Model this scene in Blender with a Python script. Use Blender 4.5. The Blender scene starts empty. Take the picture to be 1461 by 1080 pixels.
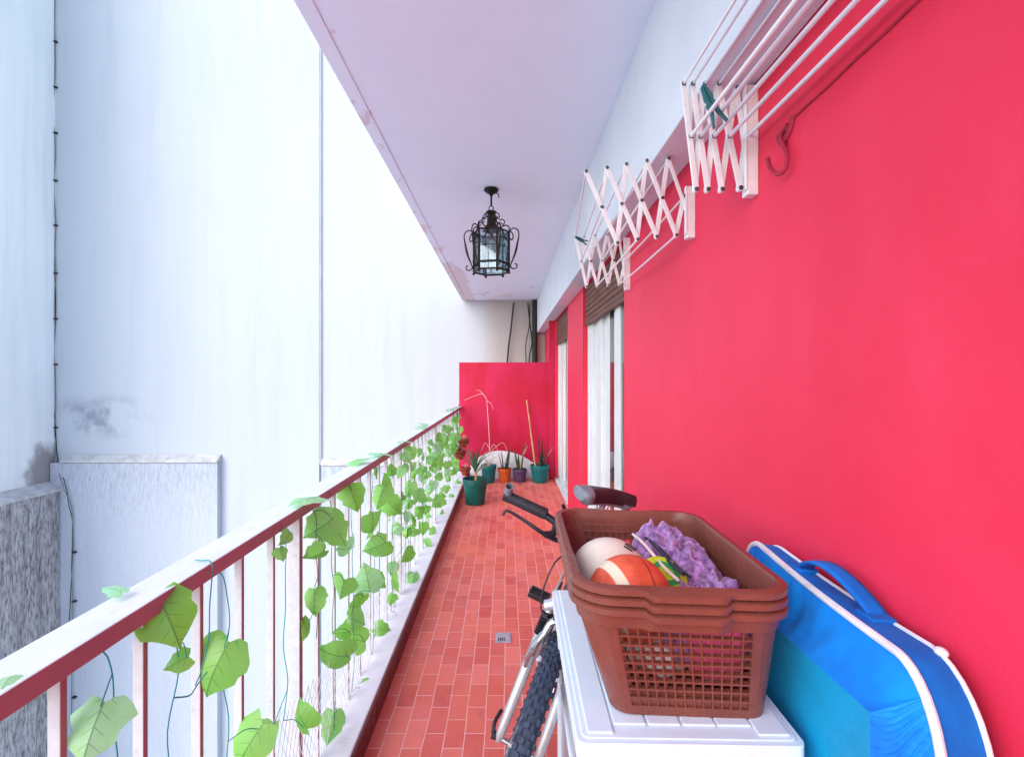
import bpy, bmesh, math, random
from mathutils import Vector, Matrix, noise
R = math.radians
random.seed(7)
scene = bpy.context.scene
COL = scene.collection
F, CX, CY, H = 700.0, 722.0, 540.0, 1.4      # focal length in photo pixels, vanishing point, eye height

def pt_y(px, py, Y): return Vector(((px-CX)*Y/F, Y, H-(py-CY)*Y/F))
def pt_x(px, py, X): return pt_y(px, py, F*X/(px-CX))

# ------------------------------------------------------------------ materials
def nodes(name):
    m = bpy.data.materials.new(name); m.use_nodes = True
    nt = m.node_tree; nt.nodes.clear()
    return m, nt, nt.nodes.new('ShaderNodeOutputMaterial')
def N(nt, t, **kw):
    n = nt.nodes.new(t)
    for k, v in kw.items():
        if k in n.inputs: n.inputs[k].default_value = v
        else: setattr(n, k, v)
    return n
def c4(c): return (c[0], c[1], c[2], 1)
def bsdf(nt, out, rough=.6, **kw):
    b = N(nt, 'ShaderNodeBsdfPrincipled', Roughness=rough); b.inputs['Specular IOR Level'].default_value = .3
    for k, v in kw.items(): b.inputs[k.replace('_', ' ')].default_value = v
    nt.links.new(b.outputs[0], out.inputs[0]); return b
def mixc(nt, fac, a, b, mode='MIX'):
    m = N(nt, 'ShaderNodeMix', data_type='RGBA', blend_type=mode)
    if isinstance(fac, (int, float)): m.inputs[0].default_value = fac
    else: nt.links.new(fac, m.inputs[0])
    for i, v in ((6, a), (7, b)):
        if isinstance(v, tuple): m.inputs[i].default_value = c4(v)
        else: nt.links.new(v, m.inputs[i])
    return m.outputs[2]
def ramp(nt, src, lo, hi, a=0., b=1.):
    m = N(nt, 'ShaderNodeMapRange'); m.interpolation_type = 'SMOOTHSTEP'
    m.inputs[1].default_value = lo; m.inputs[2].default_value = hi
    m.inputs[3].default_value = a; m.inputs[4].default_value = b
    nt.links.new(src, m.inputs[0]); return m.outputs[0]
def math_n(nt, op, a, b=0.):
    m = N(nt, 'ShaderNodeMath', operation=op)
    for i, v in ((0, a), (1, b)):
        if isinstance(v, (int, float)): m.inputs[i].default_value = v
        else: nt.links.new(v, m.inputs[i])
    return m.outputs[0]
def coords(nt, world=False):
    if world: return N(nt, 'ShaderNodeNewGeometry').outputs['Position']
    return N(nt, 'ShaderNodeTexCoord').outputs['Object']
def mapped(nt, src, scale):
    m = N(nt, 'ShaderNodeMapping'); m.inputs['Scale'].default_value = scale
    nt.links.new(src, m.inputs[0]); return m.outputs[0]
def noise_n(nt, vec, scale, detail=6, rough=.6):
    n = N(nt, 'ShaderNodeTexNoise', Scale=scale, Detail=detail, Roughness=rough)
    nt.links.new(vec, n.inputs['Vector']); return n.outputs[0]
def bump(nt, b, h, strength=.3, dist=.002):
    n = N(nt, 'ShaderNodeBump', Strength=strength, Distance=dist)
    nt.links.new(h, n.inputs['Height']); nt.links.new(n.outputs[0], b.inputs['Normal'])

def plain(name, col, rough=.5, var=.12, scale=8, bmp=0., bscale=120, world=False, dirt=None, dirt_amt=.5, **kw):
    """paint, plastic, metal: a base colour broken by soft mottling, optional dirt and micro relief"""
    m, nt, out = nodes(name)
    b = bsdf(nt, out, rough, **kw)
    v = coords(nt, world)
    n1 = noise_n(nt, v, scale)
    dark = tuple(x*(1-var*1.6) for x in col)
    c = mixc(nt, ramp(nt, n1, .3, .7), dark, col)
    if dirt:
        n2 = noise_n(nt, v, scale*2.7, 8, .7)
        c = mixc(nt, ramp(nt, n2, .56, .74, 0, dirt_amt), c, dirt)
    nt.links.new(c, b.inputs['Base Color'])
    rr = noise_n(nt, v, scale*3)
    nt.links.new(ramp(nt, rr, .2, .8, max(0, rough-.1), min(1, rough+.12)), b.inputs['Roughness'])
    if bmp: bump(nt, b, noise_n(nt, v, bscale, 4), bmp)
    return m

def red_wall():
    m, nt, out = nodes('red_paint'); b = bsdf(nt, out, .55)
    p = coords(nt, True)
    n = noise_n(nt, p, 1.6, 5); n2 = noise_n(nt, mapped(nt, p, (1, 1.2, .5)), 7, 6)
    c = mixc(nt, ramp(nt, n, .3, .7), (.675, .024, .068), (.75, .030, .082))
    c = mixc(nt, ramp(nt, n2, .45, .75, 0, .2), c, (.80, .06, .13))
    sp = noise_n(nt, p, 55, 3)
    c = mixc(nt, ramp(nt, sp, .775, .80, 0, .5), c, (.80, .45, .45))
    sc = noise_n(nt, mapped(nt, p, (1, .8, 9)), 5, 5, .7)      # faint roller laps and scuffs
    c = mixc(nt, ramp(nt, sc, .66, .78, 0, .3), c, (.55, .014, .045))
    nt.links.new(c, b.inputs['Base Color'])
    bump(nt, b, noise_n(nt, p, 90, 5), .25, .003)
    return m
def pink_wall():
    m, nt, out = nodes('magenta_paint'); b = bsdf(nt, out, .5)
    p = coords(nt, True)
    n = noise_n(nt, mapped(nt, p, (1, 1, .45)), 3.2, 6)
    c = mixc(nt, ramp(nt, n, .3, .72), (.46, .004, .028), (.56, .012, .085))
    n2 = noise_n(nt, p, 30, 6)
    c = mixc(nt, ramp(nt, n2, .66, .80, 0, .3), c, (.70, .16, .28))
    nt.links.new(c, b.inputs['Base Color'])
    bump(nt, b, noise_n(nt, p, 60, 5), .3, .003); return m
def plaster(name, base, stain, amt, zs=None, zr=None, stain2=None):
    """outdoor render: vertical rain streaks, blotches; zs/zr: world heights under which soot streaks start"""
    m, nt, out = nodes(name); b = bsdf(nt, out, .85)
    p = coords(nt, True)
    st = noise_n(nt, mapped(nt, p, (2.2, 2.2, .12)), 2.6, 8, .65)
    bl = noise_n(nt, mapped(nt, p, (1, 1, .6)), .55, 7, .6)
    fine = noise_n(nt, mapped(nt, p, (9, 9, 1.7)), 3, 9, .75)
    c = mixc(nt, ramp(nt, bl, .35, .7, 0, .45), base, tuple(x*.86 for x in base))
    c = mixc(nt, ramp(nt, st, .42, .75, 0, amt), c, stain)
    if zs is not None:
        sz = N(nt, 'ShaderNodeSeparateXYZ'); nt.links.new(p, sz.inputs[0])
        g = ramp(nt, sz.outputs[2], zs-zr, zs, .22, 1)
        f2 = ramp(nt, fine, .40, .66)
        f3 = math_n(nt, 'MULTIPLY', g, f2)
        if name == 'sooty_render': f3 = math_n(nt, 'MULTIPLY', f2, 1.1)
        c = mixc(nt, math_n(nt, 'MULTIPLY', f3, .8 if name == 'sooty_render' else .5), c, stain2 or (.10, .10, .11))
    if name == 'grey_render':     # a rusty soot stain in the corner over the ledge
        s3 = N(nt, 'ShaderNodeSeparateXYZ'); nt.links.new(p, s3.inputs[0])
        ay = ramp(nt, s3.outputs[1], 7.75, 8.45); az_ = ramp(nt, s3.outputs[2], -.30, .75, 1, 0)
        q = math_n(nt, 'ADD', math_n(nt, 'MULTIPLY', math_n(nt, 'MULTIPLY', ay, az_), .75), math_n(nt, 'MULTIPLY', bl, .6))
        bl2 = noise_n(nt, p, 3.2, 8, .65)
        c = mixc(nt, ramp(nt, math_n(nt, 'ADD', math_n(nt, 'MULTIPLY', math_n(nt, 'MULTIPLY', ay, az_), .8), math_n(nt, 'MULTIPLY', bl2, .8)), .62, .95, 0, .8), c, (.20, .17, .17))
    nt.links.new(c, b.inputs['Base Color'])
    bump(nt, b, noise_n(nt, p, 28, 8, .7), .35, .01); return m
def main_plaster():
    m, nt, out = nodes('white_render'); b = bsdf(nt, out, .85)
    p = coords(nt, True)
    sz = N(nt, 'ShaderNodeSeparateXYZ'); nt.links.new(p, sz.inputs[0])
    st = noise_n(nt, mapped(nt, p, (1.6, 1.6, .10)), 2.4, 8, .65)
    bl = noise_n(nt, mapped(nt, p, (1, 1, .7)), .5, 7, .6)
    c = mixc(nt, ramp(nt, bl, .35, .7, 0, .35), (.495, .53, .575), (.445, .48, .525))
    c = mixc(nt, ramp(nt, st, .45, .8, 0, .42), c, (.37, .42, .48))
    # a grey mould stain above the left ledge
    mx = ramp(nt, math_n(nt, 'ABSOLUTE', math_n(nt, 'ADD', sz.outputs[0], 7.1)), .25, 1.05, 1, 0)
    mz = ramp(nt, math_n(nt, 'ABSOLUTE', math_n(nt, 'SUBTRACT', sz.outputs[2], .72)), .08, .5, 1, 0)
    sn = ramp(nt, noise_n(nt, p, 2.4, 8, .65), .42, .62)
    c = mixc(nt, math_n(nt, 'MULTIPLY', math_n(nt, 'MULTIPLY', mx, mz), math_n(nt, 'MULTIPLY', sn, .9)), c, (.26, .28, .34))
    # cream cement patch at the far right, behind the cables
    yx = ramp(nt, sz.outputs[0], -.5, -.1)
    c = mixc(nt, math_n(nt, 'MULTIPLY', yx, .7), c, (.40, .38, .35))
    sp = noise_n(nt, p, 9, 2)
    c = mixc(nt, ramp(nt, sp, .77, .8, 0, .25), c, (.3, .3, .32))
    nt.links.new(c, b.inputs['Base Color'])
    bump(nt, b, noise_n(nt, p, 20, 8, .7), .3, .01); return m
def ceiling_mat():
    m, nt, out = nodes('ceiling_paint'); b = bsdf(nt, out, .7)
    p = coords(nt, True)
    sz = N(nt, 'ShaderNodeSeparateXYZ'); nt.links.new(p, sz.inputs[0])
    n = noise_n(nt, mapped(nt, p, (1, .5, 1)), 1.8, 6)
    c = mixc(nt, ramp(nt, n, .35, .7), (.77, .84, .95), (.80, .87, .97))
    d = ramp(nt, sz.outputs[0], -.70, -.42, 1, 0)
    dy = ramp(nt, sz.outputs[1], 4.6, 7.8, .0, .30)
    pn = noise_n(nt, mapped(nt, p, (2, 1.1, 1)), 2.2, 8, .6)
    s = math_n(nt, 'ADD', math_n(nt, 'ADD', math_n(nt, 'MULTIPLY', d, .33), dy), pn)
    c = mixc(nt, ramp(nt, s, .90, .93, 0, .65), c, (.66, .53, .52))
    nt.links.new(c, b.inputs['Base Color'])
    bump(nt, b, noise_n(nt, p, 40, 6), .2, .003); return m
def tile_mat():
    m, nt, out = nodes('terracotta_tiles'); b = bsdf(nt, out, .42)
    p = coords(nt, True)
    s = N(nt, 'ShaderNodeSeparateXYZ'); nt.links.new(p, s.inputs[0])
    wob = noise_n(nt, p, 2.2, 2)
    cb = N(nt, 'ShaderNodeCombineXYZ')
    nt.links.new(s.outputs[1], cb.inputs[0])
    nt.links.new(math_n(nt, 'ADD', s.outputs[0], math_n(nt, 'MULTIPLY', wob, .014)), cb.inputs[1])
    br = N(nt, 'ShaderNodeTexBrick', Scale=1.0)
    br.offset = .5; br.squash = 1
    br.inputs['Color1'].default_value = c4((.66, .105, .085)); br.inputs['Color2'].default_value = c4((.86, .215, .165))
    br.inputs['Mortar'].default_value = c4((.84, .50, .48))
    br.inputs['Mortar Size'].default_value = .0022; br.inputs['Mortar Smooth'].default_value = .3
    br.inputs['Bias'].default_value = -.1
    br.inputs['Brick Width'].default_value = .155; br.inputs['Row Height'].default_value = .078
    nt.links.new(cb.outputs[0], br.inputs['Vector'])
    n = noise_n(nt, p, 4, 7, .65); n2 = noise_n(nt, p, 38, 6, .7)
    c = mixc(nt, ramp(nt, n, .4, .75, 0, .5), br.outputs[0], (.82, .25, .24))
    c = mixc(nt, ramp(nt, n2, .58, .72, 0, .5), c, (.50, .09, .09))
    hue = noise_n(nt, p, 1.7, 5, .6)
    c = mixc(nt, ramp(nt, hue, .48, .68, 0, .55), c, (.84, .20, .10))
    dn = noise_n(nt, mapped(nt, p, (1, .7, 1)), 6.5, 7, .7)
    c = mixc(nt, ramp(nt, dn, .56, .72, 0, .45), c, (.40, .10, .14))
    lime = noise_n(nt, p, 13, 8, .7)
    c = mixc(nt, ramp(nt, lime, .60, .76, 0, .3), c, (.72, .45, .42))
    sp = noise_n(nt, p, 70, 2)
    c = mixc(nt, ramp(nt, sp, .76, .79, 0, .7), c, (.75, .6, .56))
    nt.links.new(c, b.inputs['Base Color'])
    nt.links.new(ramp(nt, n, .3, .7, .34, .55), b.inputs['Roughness'])
    inv = math_n(nt, 'SUBTRACT', 1., br.outputs[1])
    bump(nt, b, math_n(nt, 'ADD', inv, math_n(nt, 'MULTIPLY', n2, .25)), .5, .003); return m
def leaf_mat():
    m, nt, out = nodes('ivy_leaf_cloth')
    uv = N(nt, 'ShaderNodeUVMap').outputs[0]; s = N(nt, 'ShaderNodeSeparateXYZ'); nt.links.new(uv, s.inputs[0])
    at = N(nt, 'ShaderNodeAttribute'); at.attribute_name = 'tint'
    ax = math_n(nt, 'ABSOLUTE', s.outputs[0])
    mid = ramp(nt, ax, .006, .022, 1, 0)
    w = math_n(nt, 'SUBTRACT', s.outputs[1], math_n(nt, 'MULTIPLY', ax, .75))
    sv = math_n(nt, 'ABSOLUTE', math_n(nt, 'SUBTRACT', math_n(nt, 'FRACT', math_n(nt, 'MULTIPLY', w, 4.2)), .5))
    side = math_n(nt, 'MULTIPLY', ramp(nt, sv, .01, .06, .8, 0), ramp(nt, ax, .10, .27, 1, 0))
    vein = math_n(nt, 'MAXIMUM', mid, side)
    base = mixc(nt, at.outputs['Fac'], (.22, .62, .07), (.52, .95, .66))
    n = noise_n(nt, coords(nt), 30, 4)
    base = mixc(nt, ramp(nt, n, .4, .7, 0, .4), base, (.30, .68, .08))
    c = mixc(nt, math_n(nt, 'MULTIPLY', vein, .6), base, (.03, .16, .02))
    d = N(nt, 'ShaderNodeBsdfDiffuse'); t = N(nt, 'ShaderNodeBsdfTranslucent'); g = N(nt, 'ShaderNodeBsdfGlossy', Roughness=.4)
    nt.links.new(c, d.inputs[0]); nt.links.new(c, t.inputs[0])
    mx = N(nt, 'ShaderNodeMixShader'); mx.inputs[0].default_value = .5
    nt.links.new(d.outputs[0], mx.inputs[1]); nt.links.new(t.outputs[0], mx.inputs[2])
    m2 = N(nt, 'ShaderNodeMixShader'); m2.inputs[0].default_value = .05
    nt.links.new(mx.outputs[0], m2.inputs[1]); nt.links.new(g.outputs[0], m2.inputs[2])
    nt.links.new(m2.outputs[0], out.inputs[0]); return m
def glass_mat(name, tint=(.9, .95, .95), rough=.0, refl=.08, alpha_col=None):
    m, nt, out = nodes(name)
    tr = N(nt, 'ShaderNodeBsdfTransparent'); tr.inputs[0].default_value = c4(tint)
    g = N(nt, 'ShaderNodeBsdfGlossy', Roughness=rough)
    fr = N(nt, 'ShaderNodeFresnel')
    bf = N(nt, 'ShaderNodeNewGeometry').outputs['Backfacing']      # same reflectance from either side of the sheet
    nt.links.new(ramp(nt, bf, 0, 1, 1.5, 1/1.5), fr.inputs[0])
    mx = N(nt, 'ShaderNodeMixShader')
    nt.links.new(math_n(nt, 'ADD', fr.outputs[0], refl), mx.inputs[0])
    nt.links.new(tr.outputs[0], mx.inputs[1]); nt.links.new(g.outputs[0], mx.inputs[2])
    nt.links.new(mx.outputs[0], out.inputs[0]); return m
def cloth_mat(name, col, dark, scale=60, bmp=.5, sheen=.3, wr=None):
    m, nt, out = nodes(name); b = bsdf(nt, out, .8); b.inputs['Sheen Weight'].default_value = sheen
    v = coords(nt)
    n = noise_n(nt, v, scale*.2, 6); n2 = noise_n(nt, v, scale*4, 3)
    c = mixc(nt, ramp(nt, n, .35, .65), dark, col)
    nt.links.new(c, b.inputs['Base Color'])
    h = math_n(nt, 'ADD', n, math_n(nt, 'MULTIPLY', n2, .4))
    if wr:
        h = math_n(nt, 'ADD', h, math_n(nt, 'MULTIPLY', noise_n(nt, mapped(nt, v, wr), 6, 3), 3.))
    bump(nt, b, h, bmp, .004); return m
def ball_mat():
    m, nt, out = nodes('basketball_rubber'); b = bsdf(nt, out, .5)
    v = coords(nt); s = N(nt, 'ShaderNodeSeparateXYZ'); nt.links.new(v, s.inputs[0])
    # cream side panel behind a curved seam, plus the dark seams
    e = math_n(nt, 'ADD', s.outputs[0], math_n(nt, 'MULTIPLY', math_n(nt, 'ABSOLUTE', s.outputs[2]), .28))
    band = math_n(nt, 'MULTIPLY', ramp(nt, e, -.046, -.043), ramp(nt, e, -.026, -.023, 1, 0))
    n = noise_n(nt, v, 40, 6); sc = noise_n(nt, mapped(nt, v, (1, 1, .25)), 120, 3)
    c = mixc(nt, ramp(nt, n, .35, .7), (.55, .075, .035), (.70, .13, .06))
    c = mixc(nt, ramp(nt, sc, .66, .72, 0, .5), c, (.25, .04, .03))
    c = mixc(nt, band, c, (.68, .60, .45))
    seam = ramp(nt, math_n(nt, 'ABSOLUTE', math_n(nt, 'SUBTRACT', s.outputs[0], .012)), .0008, .0018, 1, 0)
    c = mixc(nt, math_n(nt, 'MULTIPLY', seam, .9), c, (.05, .02, .03))
    nt.links.new(c, b.inputs['Base Color'])
    bump(nt, b, N_vor(nt, v, 260), .35, .001); return m
def N_vor(nt, v, sc):
    n = N(nt, 'ShaderNodeTexVoronoi', Scale=sc); nt.links.new(v, n.inputs['Vector']); return n.outputs[0]

M = dict(
    red=red_wall(), pink=pink_wall(), main=main_plaster(), ceil=ceiling_mat(), tile=tile_mat(), leaf=leaf_mat(),
    low=plaster('streaked_render', (.50, .54, .62), (.40, .43, .49), .4, .05, 1.5, (.17, .17, .20)),
    grey=plaster('grey_render', (.86, .90, .88), (.66, .69, .68), .5),
    sooty=plaster('sooty_render', (.52, .51, .52), (.26, .25, .25), .8, -.4, 6.0, (.06, .058, .06)),
    ledge=plain('ledge_cement', (.62, .61, .60), .9, .2, 6, .4, 40, True, (.2, .2, .2), .7),
    step_shadow=plain('step_shadow_grey', (.40, .41, .44), .9, .1, 3, world=True),
    beam=plain('beam_paint', (.68, .76, .84), .7, .06, 2, .2, 50, True),
    balust=plain('baluster_enamel', (.56, .61, .65), .45, .08, 30, dirt=(.30, .29, .30), dirt_amt=.65),
    curb=plain('curb_paint', (.82, .84, .90), .7, .1, 5, .2, 60, True, (.45, .42, .45), .5),
    white=plain('white_enamel', (.74, .80, .83), .4, .06, 12, dirt=(.5, .42, .38), dirt_amt=.35),
    maroon=plain('maroon_inner', (.38, .17, .21), .4, .12, 9, dirt=(.44, .22, .25), dirt_amt=.4),
    skirt=plain('skirting_tile', (.13, .022, .026), .35, .2, 10, world=True),
    pvc=plain('white_pvc_frame', (.66, .72, .74), .35, .05, 8),
    shutter=plain('shutter_wood', (.17, .075, .05), .55, .25, 14, .2, 60),
    glass=glass_mat('door_glass', (.55, .6, .6), 0, .12),
    lglass=glass_mat('lantern_glass', (.72, .82, .84), .05, .05),
    curtain=cloth_mat('sheer_curtain', (.7, .7, .68), (.6, .6, .58), 20, .2),
    room=plain('room_paint', (.5, .48, .46), .9, .05, 2),
    iron=plain('wrought_iron', (.028, .020, .018), .5, .35, 25, .3, 150, Metallic=.35, dirt=(.11, .055, .035), dirt_amt=.6),
    rackw=plain('rack_plastic', (.80, .84, .88), .4, .06, 20, dirt=(.55, .40, .42), dirt_amt=.3),
    rod=plain('rack_rod', (.80, .84, .88), .35, .05, 10),
    rivet=plain('steel_rivet', (.16, .15, .17), .4, .2, 60, Metallic=.8),
    teal=plain('teal_plastic', (.008, .13, .15), .4, .1, 40),
    redhook=plain('red_painted_iron', (.42, .022, .06), .55, .2, 40, .3, 100),
    cable=plain('black_cable', (.03, .032, .036), .6, .2, 5),
    gcable=plain('grey_cable', (.22, .23, .25), .6, .2, 5),
    ground=plain('courtyard_concrete', (.66, .68, .70), .9, .15, .6, .3, 8, True),
    pot_green=plain('green_plastic_pot', (.006, .115, .095), .4, .15, 20, dirt=(.10, .2, .18), dirt_amt=.3),
    pot_teal=plain('teal_plastic_pot', (.008, .15, .16), .4, .15, 20, dirt=(.10, .2, .2), dirt_amt=.3),
    pot_orange=plain('orange_plastic_pot', (.60, .11, .025), .45, .12, 20),
    pot_purple=plain('purple_plastic_pot', (.10, .055, .13), .45, .15, 20),
    terracotta=plain('terracotta_pot', (.34, .06, .035), .7, .2, 25, .2, 80),
    soil=plain('potting_soil', (.035, .022, .016), .95, .5, 60, .8, 90),
    sword=plain('sword_leaf', (.035, .14, .045), .4, .5, 30, dirt=(.25, .36, .14), dirt_amt=.5),
    sword2=plain('dark_sword_leaf', (.020, .075, .035), .4, .5, 35),
    aloe=plain('aloe_leaf', (.09, .24, .13), .4, .3, 25),
    dry=plain('dry_stalk', (.62, .48, .36), .8, .2, 25),
    paletwig=plain('pale_dry_twig', (.78, .52, .56), .8, .1, 25),
    cane=plain('bamboo_cane', (.62, .36, .17), .6, .25, 12),
    vine=plain('vine_wire', (.03, .20, .12), .5, .2, 15),
    tealwire=plain('teal_wire', (.02, .36, .36), .5, .1, 15),
    net=plain('net_cord', (.80, .82, .84), .6, .05, 10),
    drain=plain('drain_metal', (.55, .58, .66), .35, .2, 60, Metallic=.4),
    basket=plain('brown_plastic', (.20, .060, .043), .27, .10, 9, dirt=(.27, .12, .12), dirt_amt=.2),
    lid=plain('pale_plastic', (.68, .78, .90), .35, .04, 9, dirt=(.5, .5, .55), dirt_amt=.25),
    drawer=None,
    ball=ball_mat(),
    wball=plain('cream_leather', (.74, .70, .60), .5, .08, 20, dirt=(.45, .40, .32), dirt_amt=.5),
    ink=plain('black_print', (.02, .02, .03), .5),
    towel=cloth_mat('purple_towel', (.46, .22, .54), (.13, .045, .18), 230, .9, .4),
    pinkcl=cloth_mat('pink_cloth', (.80, .10, .26), (.6, .06, .2), 60, .5),
    whitecl=cloth_mat('white_cloth', (.8, .78, .78), (.6, .58, .6), 60, .5),
    darkcl=cloth_mat('dark_cloth', (.10, .06, .10), (.04, .02, .05), 60, .5),
    lime=plain('lime_plastic', (.50, .72, .03), .35, .1, 20), greenp=plain('green_plastic', (.02, .36, .10), .35, .1, 20),
    stickw=plain('pale_stick', (.78, .64, .58), .5, .1, 30), stickd=plain('dark_stick', (.03, .03, .055), .4, .2, 30),
    blue=cloth_mat('blue_nylon', (.001, .26, .85), (.001, .17, .70), 30, .3, .02),
    bluew=cloth_mat('wrinkled_blue_nylon', (.003, .26, .80), (.001, .13, .58), 30, .8, .02, (1.2, 1, 7)),
    bluetop=cloth_mat('dark_blue_nylon', (.001, .16, .58), (.001, .11, .46), 40, .4, .02),
    turq=plain('turquoise_fabric', (.002, .33, .64), .6, .10, 12, .2, 200, dirt=(.003, .17, .32), dirt_amt=.6),
    piping=cloth_mat('white_piping', (.78, .78, .82), (.66, .64, .70), 80, .5),
    frame=plain('silver_bike_paint', (.50, .52, .57), .28, .02, 8, Metallic=.5),
    rubber=plain('tyre_rubber', (.048, .066, .115), .6, .3, 60, .3, 300),
    black=plain('black_bike_plastic', (.022, .022, .030), .4, .3, 40),
    grip=plain('rubber_grip', (.030, .030, .042), .55, .3, 60, .5, 400),
    chrome=plain('bike_alloy', (.55, .56, .60), .25, .1, 40, Metallic=.9),
    saddle=plain('saddle_vinyl', (.045, .028, .035), .35, .3, 30, dirt=(.14, .06, .07), dirt_amt=.5),
    saddle_side=plain('saddle_grey_vinyl', (.20, .21, .26), .4, .1, 30),
    bulb=plain('lamp_glass', (.75, .75, .72), .3, .05, 20),
)
def drawer_mat():
    m, nt, out = nodes('translucent_drawer_plastic')
    b = bsdf(nt, out, .18); b.inputs['Base Color'].default_value = (.62, .60, .64, 1)
    tr = N(nt, 'ShaderNodeBsdfTransparent'); tr.inputs[0].default_value = (.85, .82, .85, 1)
    mx = N(nt, 'ShaderNodeMixShader'); mx.inputs[0].default_value = .45
    nt.links.new(b.outputs[0], mx.inputs[1]); nt.links.new(tr.outputs[0], mx.inputs[2]); nt.links.new(mx.outputs[0], out.inputs[0]); return m
M['drawer'] = drawer_mat()

# ------------------------------------------------------------------ mesh helpers
OFF = {}
def thing(name, label, cat, loc=(0, 0, 0), rot=(0, 0, 0), group=None, local=False):
    o = bpy.data.objects.new(name, None); COL.objects.link(o)
    o.empty_display_size = .1; o.location = loc; o.rotation_euler = rot
    o['label'] = label; o['category'] = cat
    if group: o['group'] = group
    OFF[o] = Vector((0, 0, 0)) if local else Vector(loc)
    return o
def tag(o, label, cat, group=None):
    o['label'] = label; o['category'] = cat
    if group: o['group'] = group
    return o
class MB:
    def __init__(s): s.bm = bmesh.new()
    def face(s, vs, mi=0):
        try: f = s.bm.faces.new(vs); f.material_index = mi; return f
        except ValueError: return None
    def box(s, x0, x1, y0, y1, z0, z1, mi=0, mx=None):
        """mi: index, or dict by face direction"""
        P = [Vector(p) for p in ((x0,y0,z0),(x1,y0,z0),(x1,y1,z0),(x0,y1,z0),(x0,y0,z1),(x1,y0,z1),(x1,y1,z1),(x0,y1,z1))]
        if mx: P = [mx @ p for p in P]
        v = [s.bm.verts.new(p) for p in P]
        for k, q in (('-z',(3,2,1,0)),('+z',(4,5,6,7)),('-y',(0,1,5,4)),('+x',(1,2,6,5)),('+y',(2,3,7,6)),('-x',(3,0,4,7))):
            s.face([v[i] for i in q], mi.get(k, 0) if isinstance(mi, dict) else mi)
        return s
    def tube(s, pts, r, n=8, closed=False, mi=0, cap=True, flat=1.0):
        pts = [Vector(p) for p in pts]; L = len(pts); rings = []
        up = None
        for i, p in enumerate(pts):
            a = pts[(i-1) % L] if (closed or i > 0) else p
            b = pts[(i+1) % L] if (closed or i < L-1) else p
            t = (b-a); t = t.normalized() if t.length > 1e-9 else Vector((0, 0, 1))
            if up is None:
                up = Vector((0, 0, 1)) if abs(t.z) < .9 else Vector((1, 0, 0))
            e1 = (up - t*up.dot(t))
            if e1.length < 1e-6: e1 = t.orthogonal()
            e1.normalize(); up = e1; e2 = t.cross(e1)
            rr = r(i/(L-1)) if callable(r) else (r[i] if isinstance(r, (list, tuple)) else r)
            rings.append([s.bm.verts.new(p+e1*(rr*flat*math.cos(2*math.pi*k/n))+e2*(rr*math.sin(2*math.pi*k/n))) for k in range(n)])
        for i in range(L if closed else L-1):
            A, B = rings[i], rings[(i+1) % L]
            for k in range(n): s.face([A[k], A[(k+1) % n], B[(k+1) % n], B[k]], mi)
        if cap and not closed:
            s.face(rings[0][::-1], mi); s.face(rings[-1], mi)
        return s
    def cyl(s, a, b, r, r2=None, n=16, mi=0): return s.tube([a, b], [r, r if r2 is None else r2], n, mi=mi)
    def lathe(s, prof, c=(0, 0, 0), n=28, mx=None, mi=0, a0=0., cap=(False, False)):
        c = Vector(c); rings = []
        for (r, z) in prof:
            ring = []
            for k in range(n):
                a = a0+2*math.pi*k/n; p = Vector((r*math.cos(a), r*math.sin(a), z))
                if mx: p = mx @ p
                ring.append(s.bm.verts.new(p+c))
            rings.append(ring)
        for i in range(len(rings)-1):
            A, B = rings[i], rings[i+1]
            for k in range(n): s.face([A[k], A[(k+1) % n], B[(k+1) % n], B[k]], mi)
        if cap[0]: s.face(rings[0][::-1], mi)
        if cap[1]: s.face(rings[-1], mi)
        return s
    def sphere(s, c, r, n=20, sq=(1, 1, 1), mi=0):
        prof = [(max(1e-4, r*math.sin(math.pi*i/n)), -r*math.cos(math.pi*i/n)) for i in range(n+1)]
        return s.lathe(prof, c, n*2, Matrix.Diagonal(sq), mi)
    def prism(s, poly, x0, x1, axis='x', mi=0):
        def P(a, b, t): return {'x': (t, a, b), 'y': (a, t, b), 'z': (a, b, t)}[axis]
        A = [s.bm.verts.new(P(a, b, x0)) for a, b in poly]; B = [s.bm.verts.new(P(a, b, x1)) for a, b in poly]
        n = len(poly)
        for k in range(n): s.face([A[k], A[(k+1) % n], B[(k+1) % n], B[k]], mi)
        s.face(A[::-1], mi); s.face(B, mi); return s
    def grid(s, fn, nu, nv, cu=False, cv=False, mi=0):
        V = [[s.bm.verts.new(fn(i/(nu if cu else nu-1), j/(nv if cv else nv-1))) for j in range(nv)] for i in range(nu)]
        for i in range(nu if cu else nu-1):
            for j in range(nv if cv else nv-1):
                s.face([V[i][j], V[(i+1) % nu][j], V[(i+1) % nu][(j+1) % nv], V[i][(j+1) % nv]], mi)
        return s
    def build(s, name, mat, parent=None, smooth=True, bevel=0, solid=0, sub=0, kind=None, origin=None, ang=38):
        bm = s.bm
        bmesh.ops.remove_doubles(bm, verts=bm.verts, dist=1e-6)
        bmesh.ops.recalc_face_normals(bm, faces=bm.faces)
        if parent is not None:
            r = parent
            while r.parent: r = r.parent
            off = OFF.get(r, Vector((0, 0, 0)))
        else: off = Vector(origin) if origin else Vector((0, 0, 0))
        if off.length: bmesh.ops.translate(bm, verts=bm.verts, vec=-off)
        for f in bm.faces: f.smooth = smooth
        if smooth:
            for e in bm.edges:
                if len(e.link_faces) == 2 and e.calc_face_angle(0) > R(ang): e.smooth = False
        me = bpy.data.meshes.new(name); bm.to_mesh(me); bm.free()
        for m in (mat if isinstance(mat, (list, tuple)) else [mat]): me.materials.append(m)
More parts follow.
